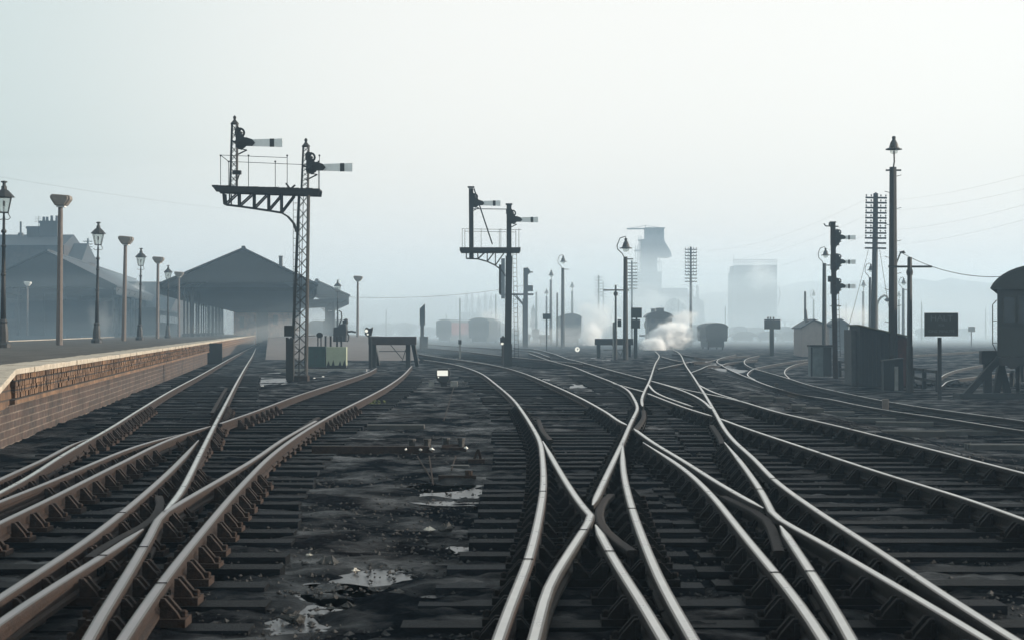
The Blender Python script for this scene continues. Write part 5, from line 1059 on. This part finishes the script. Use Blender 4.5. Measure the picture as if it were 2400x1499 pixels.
# steam locomotive: cab and tank end towards the camera
e = El(1549, D=168); t_ = thing('steam_locomotive', e.loc, 'dark steam locomotive facing the camera behind the white steam cloud', 'steam locomotive'); X, Z = e.x, e.z
m_ = MB(); m_.bx(X(1520), X(1579), 1.5, 4.0, 1.2, Z(742)); m_.bx(X(1521), X(1578), 0, 1.5, 1.2, Z(765)); m_.build('cab', M['loco_black'], t_)
m_ = MB(); arc = [(1.4*math.sin(a), Z(744)+.62*(math.cos(a)-.17)/.83) for a in [math.radians(-80+160*k/14) for k in range(15)]]; m_.plate(arc, 1.2, 4.4); m_.build('cab_roof', M['loco_black'], t_)
m_ = MB(); m_.box((X(1552), 2.6, Z(725)), (.7, .9, .35)); m_.build('roof_ventilator', M['loco_black'], t_)
for x_ in (-.62, .62): MB().disc((x_, Z(752)), .22, 1.46, 1.49).build('cab_window', M['window_dark'], t_)
m_ = MB(); m_.tube([(0, 4.1, 2.2), (0, 10, 2.2)], .85, 18); m_.build('boiler', M['loco_black'], t_, smooth=False); m_ = MB(); m_.lathe([(.3, 0), (.22, .1), (.24, .8), (.3, .85)], 14, (0, 9, 2.9)); m_.build('chimney', M['loco_black'], t_)
m_ = MB(); m_.bx(-1.25, 1.25, 0, 11, 1.0, 1.19); m_.bx(-1.25, 1.25, -.1, -.005, .8, 1.25); m_.build('footplate', M['loco_black'], t_)
for x_ in (-.88, .88):
    m_ = MB(); m_.tube([(x_, -.1, 1.0), (x_, -.5, 1.0)], .1, 8); m_.tube([(x_, -.5, 1.0), (x_, -.56, 1.0)], .2, 14); m_.build('buffer', M['loco_black'], t_)
    for yy in (1.2, 4, 6.2, 8.4): m_ = MB(); m_.tube([(x_*.82-.07, yy, .72), (x_*.82+.07, yy, .72)], .7, 18); m_.build('wheel', M['loco_black'], t_)
coach_end(1040, 245, 38, 748, 'round-roofed van with red side left of the poplars', 'goods_van', cat='van', L_=26, side_mt='van_red', rz=-.135)  # red panel covers the right side only
coach_end(1122, 225, 50, 744, 'dark hazy coach standing under the poplars', L_=14, rz=-.1)
coach_end(1680, 150, 54, 756, 'dark goods van right of the locomotive steam', 'goods_van', cat='van', L_=7)
coach_end(1235, 230, 20, 782, 'small dark wagon behind the timber signal post', 'coal_wagon', cat='wagon', L_=5); coach_end(1256, 235, 17, 770, 'narrow dark vehicle behind the far bracket signal', 'coal_wagon', cat='wagon', L_=5)
coach_end(1276, 200, 30, 784, 'low dark wagon left of the round-roofed coach', 'coal_wagon', cat='wagon', L_=5)
coach_end(742, 250, 40, 750, 'pale hazy coach with red side beyond the right canopy', cat='coach', L_=20, side_mt='van_red', rz=.05); coach_end(773, 225, 34, 747, 'pale round-roofed coach behind the black machine', L_=16)
for k, (x_, w_, l_) in enumerate(((1745, 60, 'leftmost low wagon below the water tank tower'), (1800, 48, 'middle low wagon below the water tank tower'), (1852, 44, 'rightmost low wagon below the water tank tower'))): coach_end(x_, 255, w_, 776, l_, 'coal_wagon', cat='wagon', L_=4)

for k, (x_, D_, w_, yt_, nm_, l_) in enumerate(((716, 290, 30, 757, 'goods_van', 'faint van just right of the small canopy posts'), (1172, 270, 30, 756, 'goods_van', 'faint van hidden partly by the timber signal post'), (1205, 262, 26, 768, 'coal_wagon', 'faint wagon right of the timber signal post ladder'), (1383, 280, 32, 762, 'goods_van', 'faint van in the steam right of the round-roofed coach'),
  (1425, 290, 30, 764, 'goods_van', 'faint van behind the slim black pole'), (1640, 260, 30, 760, 'goods_van', 'faint van between the locomotive and the dark goods van'), (1735, 280, 34, 764, 'goods_van', 'faint van at the left foot of the water tank tower'), (1775, 290, 34, 766, 'goods_van', 'faint van at the middle foot of the water tank tower'), (1843, 270, 34, 765, 'goods_van', 'faint van left of the cream hut'),
  (2180, 300, 34, 768, 'goods_van', 'faint low van beyond the HALT board, left'), (2262, 310, 34, 769, 'goods_van', 'faint low van beyond the HALT board, right'))):
    coach_end(x_, D_, w_, yt_, l_, nm_, cat='van' if nm_ == 'goods_van' else 'wagon', L_=6)
for x_, D_, yt_, l_ in ((1213, 300, 716, 'thin faint mast right of the timber signal post'), (1366, 290, 720, 'thin faint mast right of the round-roofed coach'), (1432, 300, 738, 'short faint mast above the middle buffer stop'), (1590, 330, 700, 'thin faint mast behind the locomotive'), (1700, 280, 718, 'thin faint mast between locomotive and tank tower'), (1983, 280, 712, 'thin faint mast right of the three-arm signal'), (2160, 260, 708, 'thin faint mast left of the HALT board'), (2310, 300, 722, 'thin faint mast left of the old coach'), (905, 330, 726, 'thin faint mast above the left trees'), (1046, 330, 736, 'short faint mast above the red-sided van')):
    wire_pole(x_, D_, yt_, None, 0, 0, l_, w=.24)
# ------------------------------------------------------------------ coaling tower, tank tower and shed buildings
e = El(1525, D=430); t_ = thing('coaling_tower', e.loc, 'tall hazy coaling tower with overhanging chute and flat jib', 'coaling tower'); X, Z = e.x, e.z
m_ = MB(); m_.plate([(X(1478), 0), (X(1479), Z(638)), (X(1550), Z(638)), (X(1553), 0)], 0, 7); m_.build('lower_block', M['tower_concrete'], t_)
m_ = MB(); m_.plate([(X(1505), Z(638)), (X(1505), Z(561)), (X(1514), Z(561)), (X(1514), Z(535)), (X(1557), Z(535)), (X(1557), Z(563)), (X(1573), Z(590)), (X(1575), Z(600)), (X(1569), Z(603)), (X(1541), Z(602)), (X(1541), Z(638))], .6, 6.4); m_.build('hoist_house', M['tower_concrete'], t_)
for x0, x1, y0, y1 in ((1520, 1526, 570, 576), (1534, 1540, 570, 576), (1546, 1552, 570, 576), (1520, 1528, 541, 551), (1540, 1548, 541, 551), (1490, 1500, 650, 660), (1515, 1525, 650, 660)):
    MB().bx(X(x0), X(x1), (.5 if y0 < 638 else -.1), (.59 if y0 < 638 else -.01), Z(y1), Z(y0)).build('window', M['window_dark'], t_)
m_ = MB(); m_.bx(X(1504), X(1558), .45, .55, Z(562.5), Z(560.5)); m_.bx(X(1477), X(1552), -.15, -.02, Z(640), Z(637)); m_.build('string_course', M['stack_brick'], t_)
m_ = MB(); m_.bx(X(1512), X(1559), .4, 6.6, Z(535), Z(533)); m_.bar((X(1471), 3, Z(535)), (X(1512), 3, Z(534.5)), .35); m_.bar((X(1515), 3, Z(527)), (X(1475), 3, Z(534)), .08); m_.bar((X(1515), 3, Z(527)), (X(1555), 3, Z(533)), .08); m_.bar((X(1515), 3, Z(534)), (X(1515), 3, Z(526)), .12); m_.build('roof_jib', M['signal_iron'], t_)
m_ = MB(); m_.bx(X(1497), X(1505), 1, 4, Z(563), Z(561)); m_.bx(X(1489), X(1505), 1, 4, Z(588), Z(585)); m_.bx(X(1541.1), X(1547), 1, 4, Z(614), Z(612))
for x_, a, b in ((1498, 638, 552), (1503, 563, 552), (1490, 638, 575), (1495, 638, 575), (1500, 638, 563), (1546, 638, 604), (1551, 660, 610)): m_.bar((X(x_), 1, Z(a)), (X(x_), 1, Z(b)), .12)
m_.build('stair_frame', M['signal_iron'], t_)
e = El(1770, D=390); t_ = thing('water_tank_tower', e.loc, 'broad hazy water tank block with a railing round its top', 'water tower'); X, Z = e.x, e.z
m_ = MB(); m_.plate([(X(1716), 0), (X(1717), Z(637)), (X(1720), Z(636)), (X(1721), Z(622)), (X(1821), Z(621)), (X(1821), 0)], 0, 8); m_.build('tank_block', M['tower_concrete'], t_)
m_ = MB(); [m_.bx(X(1716.5), X(1821), -.12, -.02, Z(y_), Z(y_-2)) for y_ in (637, 665, 700)]; [m_.bx(X(x_), X(x_+1.5), -.1, -.015, 0, Z(638)) for x_ in (1740, 1765, 1790)]; m_.build('panel_joint', M['stack_brick'], t_)
m_ = MB()
for k in range(21): m_.bar((X(1720.5+k*5), .1, Z(621)), (X(1720.5+k*5), .1, Z(609)), .09)
m_.bar((X(1720), .1, Z(609.5)), (X(1821), .1, Z(608.5)), .09); m_.bar((X(1720), .1, Z(615)), (X(1821), .1, Z(614)), .07); m_.bar((X(1720), .1, Z(621)), (X(1720), .1, Z(597)), .1); m_.build('railing', M['signal_iron'], t_)
m_ = MB(); m_.tube([(X(1821), .5, Z(672)), (X(1827), .5, Z(674)), (X(1829), .5, Z(690)), (X(1826), .5, Z(712)), (X(1820), .5, Z(722))], .14, 6); m_.build('feed_pipe', M['signal_iron'], t_)
m_ = MB(); m_.tube([(X(1818), -1, Z(741)), (X(1835), -1, Z(752)), (X(1859), -1, Z(753)), (X(1858), -1, Z(759)), (X(1850), -1, Z(758))], .12, 6); m_.tube([(X(1838), -1, Z(752)), (X(1838), -1, 0)], .2, 6); m_.build('water_crane', M['signal_iron'], t_)
e = El(1600, D=410); t_ = thing('engine_shed', e.loc, 'long hazy engine shed with twin chimneys beside the coaling tower', 'building'); X, Z = e.x, e.z
m_ = MB(); m_.plate([(X(1554), 0), (X(1554), Z(675)), (X(1606), Z(675)), (X(1612), Z(680)), (X(1614), Z(690)), (X(1640), Z(700)), (X(1650), Z(706)), (X(1650), Z(735)), (X(1655), Z(760)), (X(1655), 0)], 0, 14); m_.build('wall', M['tower_concrete'], t_)
for x_, y_ in ((1624, 676), (1637, 672)): m_ = MB(); m_.bx(X(x_-3), X(x_+3), 2, 3, Z(700), Z(y_)); m_.lathe([(.3, 0), (.25, .5)], 8, (X(x_), 2.5, Z(y_))); m_.build('chimney', M['stack_brick'], t_)
m_ = MB(); m_.plate([(X(1652), Z(755)), (X(1672), Z(752)), (X(1712), Z(765)), (X(1712), 0), (X(1652), 0)], 2, 10); m_.build('low_annexe', M['tower_concrete'], t_)
e = El(1120, D=380); t_ = thing('long_shed', e.loc, 'low flat-roofed shed below the row of poplars', 'building'); X, Z = e.x, e.z
m_ = MB(); m_.bx(X(1080), X(1152), 0, 10, 0, Z(735)); m_.build('wall', M['tower_concrete'], t_); m_ = MB(); m_.bx(X(1078), X(1154), -.3, 10.3, Z(735), Z(732)); m_.build('roof', M['slate'], t_)
# trees: poplars and a hedge line
def tree(px, D, yt, wpx, label, kind):
    e = El(px, D=D); t_ = thing(kind, e.loc, label, 'tree', 'hazy trees beyond the yard'); X, Z = e.x, e.z; H = Z(yt); hw = wpx/2/e.s
    m_ = MB(); m_.tube([(0, 0, 0), (.1, 0, H*.5), (0, 0, H*.93)], H*.022, 6, r2=H*.004)
    rr = random.Random(px)
    for k in range(14):
        z = H*rr.uniform(.15, .8); a = rr.uniform(0, 6.28); m_.tube([(0, 0, z), (math.cos(a)*hw*.6, math.sin(a)*hw*.6, z+H*.15)], H*.006, 4)
    m_.build('trunk', M['bark'], t_)
    vs = []; fs = []
    n = 1500
    for k in range(n):
        u = rr.random(); z = H*(.12+.88*u) if kind == 'poplar_tree' else H*(.25+.75*u)
        prof = (math.sin(math.pi*min(1, u*.9+.12))**.7) if kind == 'poplar_tree' else math.sqrt(max(0, 1-(2*u-1)**2))
        r = hw*prof*math.sqrt(rr.random())*(1+.25*math.sin(k*.7)+.2*math.sin(z*3)); a = rr.uniform(0, 6.28); c = Vector((r*math.cos(a), r*math.sin(a), z)); sz = .16 if kind == 'poplar_tree' else .3
        q = [c+Vector((rr.uniform(-1, 1), rr.uniform(-1, 1), rr.uniform(-1, 1)))*sz for _ in range(3)]; o_ = len(vs); vs += q; fs.append((o_, o_+1, o_+2))
    MB().add(vs, fs).build('crown', M['leaf'], t_)
for px, yt, w_, l_ in ((1094, 682, 14, 'first poplar from the left in the misty row'), (1106, 688, 12, 'second poplar from the left in the misty row'), (1122, 692, 13, 'third poplar from the left in the misty row'), (1137, 684, 13, 'fourth poplar from the left in the misty row'), (1150, 694, 12, 'fifth poplar, partly behind the bracket signal')): tree(px, 420, yt, w_, l_, 'poplar_tree')
for px, yt, w_, l_ in ((822, 762, 34, 'low round tree mass just left of the right island lamp'), (868, 760, 44, 'broad low tree behind the brown buffer stop, left half'), (905, 758, 50, 'broad low tree behind the brown buffer stop, right half'), (950, 757, 56, 'wide low tree left of the tall narrow column'), (1008, 768, 36, 'low tree right of the tall narrow column'), (1580, 700, 60, 'dim tree beside the engine shed'), (1868, 768, 40, 'low tree behind the cream hut, left side'), (2020, 755, 50, 'round tree above the dark hut roof')): tree(px, 370, yt, w_, l_, 'broadleaf_tree')
tree(1250, 280, 716, 14, 'slender dim tree behind the far bracket signal', 'poplar_tree')
# hills
def ridge(D, pts, dep):
    vs = []; fs = []
    xs_ = np.linspace(pts[0][0], pts[-1][0], 220); px = [p[0] for p in pts]; py = [p[1] for p in pts]; NR = 10
    for j in range(NR):
        v = j/(NR-1); prof = math.sin(math.pi/2*min(1, v*1.25))**1.2 if v < .8 else max(0, 1-(v-.8)*1.2)
        for x in xs_:
            h = (HY-np.interp(x, px, py))*D/F+CZ; h = h*prof*(1+.05*math.sin(x*.05+j)+.03*math.sin(x*.21)) if j != 8 else h*prof*(1+.02*math.sin(x*.3)+.02*random.random())
            vs.append(((x-CX)*D/F, D-dep*.6+dep*v, h-.3))
    n = len(xs_); fs = [(j*n+i, j*n+i+1, (j+1)*n+i+1, (j+1)*n+i) for j in range(NR-1) for i in range(n-1)]
    m_ = MB(); m_.add(vs, fs); tag(m_.build('hills', M['hill_green'], None, smooth=True), None, None, kind='structure')
ridge(640, [(-3500, 700), (-400, 690), (400, 705), (840, 694), (870, 705), (930, 698), (1000, 690), (1250, 695), (1400, 700), (1640, 690), (1760, 668), (1850, 660), (1990, 658), (2100, 655), (2200, 648), (2330, 655), (2700, 660), (5500, 690)], 100)
# far terrace roofs on the hill, right
for k, (px, yt, w_) in enumerate(((2160, 652, 34), (2300, 668, 30), (1930, 672, 26))):
    pass

# ------------------------------------------------------------------ steam
def steam(c, dims, dens, label, seed, ns=2.2, thr=.46, rot=0, col=(1, 1, 1), aniso=.2):
    m = bpy.data.materials.new('steam'); m.use_nodes = True; t = m.node_tree; t.nodes.clear(); L = t.links.new
    o = t.nodes.new('ShaderNodeOutputMaterial'); v = t.nodes.new('ShaderNodeVolumePrincipled'); L(v.outputs[0], o.inputs['Volume']); v.inputs['Color'].default_value = (*col, 1); v.inputs['Anisotropy'].default_value = aniso
    tc = t.nodes.new('ShaderNodeTexCoord'); ln = t.nodes.new('ShaderNodeVectorMath'); ln.operation = 'LENGTH'; L(tc.outputs['Object'], ln.inputs[0])
    mp = t.nodes.new('ShaderNodeMapping'); mp.inputs['Location'].default_value = (seed*3.1, seed, seed*1.7); L(tc.outputs['Object'], mp.inputs[0])
    n = t.nodes.new('ShaderNodeTexNoise'); n.inputs['Scale'].default_value = ns; n.inputs['Detail'].default_value = 5; n.inputs['Roughness'].default_value = .62; L(mp.outputs[0], n.inputs[0])
    a = t.nodes.new('ShaderNodeMath'); a.operation = 'SUBTRACT'; a.inputs[0].default_value = 1.0; L(ln.outputs['Value'], a.inputs[1])
    s1 = t.nodes.new('ShaderNodeMath'); s1.operation = 'MULTIPLY_ADD'; s1.inputs[1].default_value = .55; L(a.outputs[0], s1.inputs[0]); L(n.outputs[0], s1.inputs[2])
    mr = t.nodes.new('ShaderNodeMapRange'); mr.inputs[1].default_value = thr+.14; mr.inputs[2].default_value = thr+.5; mr.interpolation_type = 'SMOOTHSTEP'; mr.inputs[3].default_value = 0; mr.inputs[4].default_value = dens; L(s1.outputs[0], mr.inputs[0]); L(mr.outputs[0], v.inputs['Density'])
    vs = []; fs = []; nu, nv = 20, 12
    mb = MB(); mb.lathe([(max(.02, math.sin(math.pi*k/nv))*1.0, -math.cos(math.pi*k/nv)) for k in range(nv+1)], nu)
    ob = mb.build('steam_cloud', m, None, loc=c); ob.scale = dims; ob.rotation_euler = (0, rot, 0); tag(ob, label, 'steam', 'steam and smoke in the yard'); ob['kind'] = 'stuff'
    if ob.get('label'): del ob['label'], ob['category'], ob['group']
    return ob
def puff(px, py, D, rx, ry, dens, seed, dep=None, rot=0, thr=.46, ns=2.2, aniso=.2):
    s = F/D; steam(W(px, py, D), (rx/s, dep or rx/s*.8, ry/s), dens, '', seed, ns, thr, rot, aniso=aniso)
steam((10, 450, -4), (440, 240, 46), .0042, '', 31, 2.0, .38, col=(.93, .95, .98))
steam((40, 250, -4), (230, 160, 20), .0085, '', 37, 2.6, .38, col=(.80, .92, 1))
steam((-75, 340, 0), (110, 120, 32), .0035, '', 33, 2.0, .38, col=(.88, .94, 1))
puff(1566, 794, 150, 66, 46, 11., 3, rot=math.radians(-14), thr=.43, ns=1.5)
puff(1532, 808, 146, 40, 28, 6.0, 13, thr=.44, ns=1.6)
puff(1600, 745, 160, 50, 22, .9, 5, rot=math.radians(-10), thr=.42)
puff(1606, 782, 155, 52, 36, .8, 6, thr=.42)
puff(1400, 745, 240, 74, 60, .6, 7, thr=.42); puff(1386, 785, 190, 36, 44, 2.0, 8, thr=.42)
puff(1515, 715, 400, 66, 60, .2, 9, thr=.40); puff(1565, 725, 385, 90, 55, .12, 19, thr=.40)
puff(1785, 645, 375, 50, 50, .2, 10, thr=.42); puff(1200, 752, 260, 90, 46, .14, 21, thr=.40)
puff(2000, 745, 170, 90, 44, .25, 11, thr=.42); puff(238, 752, 110, 46, 70, .14, 12, thr=.44)
puff(316, 694, 225, 26, 50, .5, 14, thr=.44, rot=.3); puff(1150, 748, 235, 46, 34, .35, 15, thr=.42)
puff(1300, 790, 180, 150, 34, .06, 41, thr=.38); puff(620, 770, 200, 160, 60, .04, 43, thr=.38)

# ------------------------------------------------------------------ haze: one closed box of even air round the whole scene
hm = bpy.data.materials.new('haze'); hm.use_nodes = True; t = hm.node_tree; t.nodes.clear(); o = t.nodes.new('ShaderNodeOutputMaterial'); v = t.nodes.new('ShaderNodeVolumePrincipled'); t.links.new(v.outputs[0], o.inputs['Volume'])
v.inputs['Density'].default_value = HAZE; v.inputs['Color'].default_value = (.50, .76, 1.0, 1); v.inputs['Anisotropy'].default_value = .25
mb = MB(); mb.bx(-900, 900, -70, 760, -1.6, 24); ho = mb.build('haze', hm); tag(ho, None, None, kind='stuff')
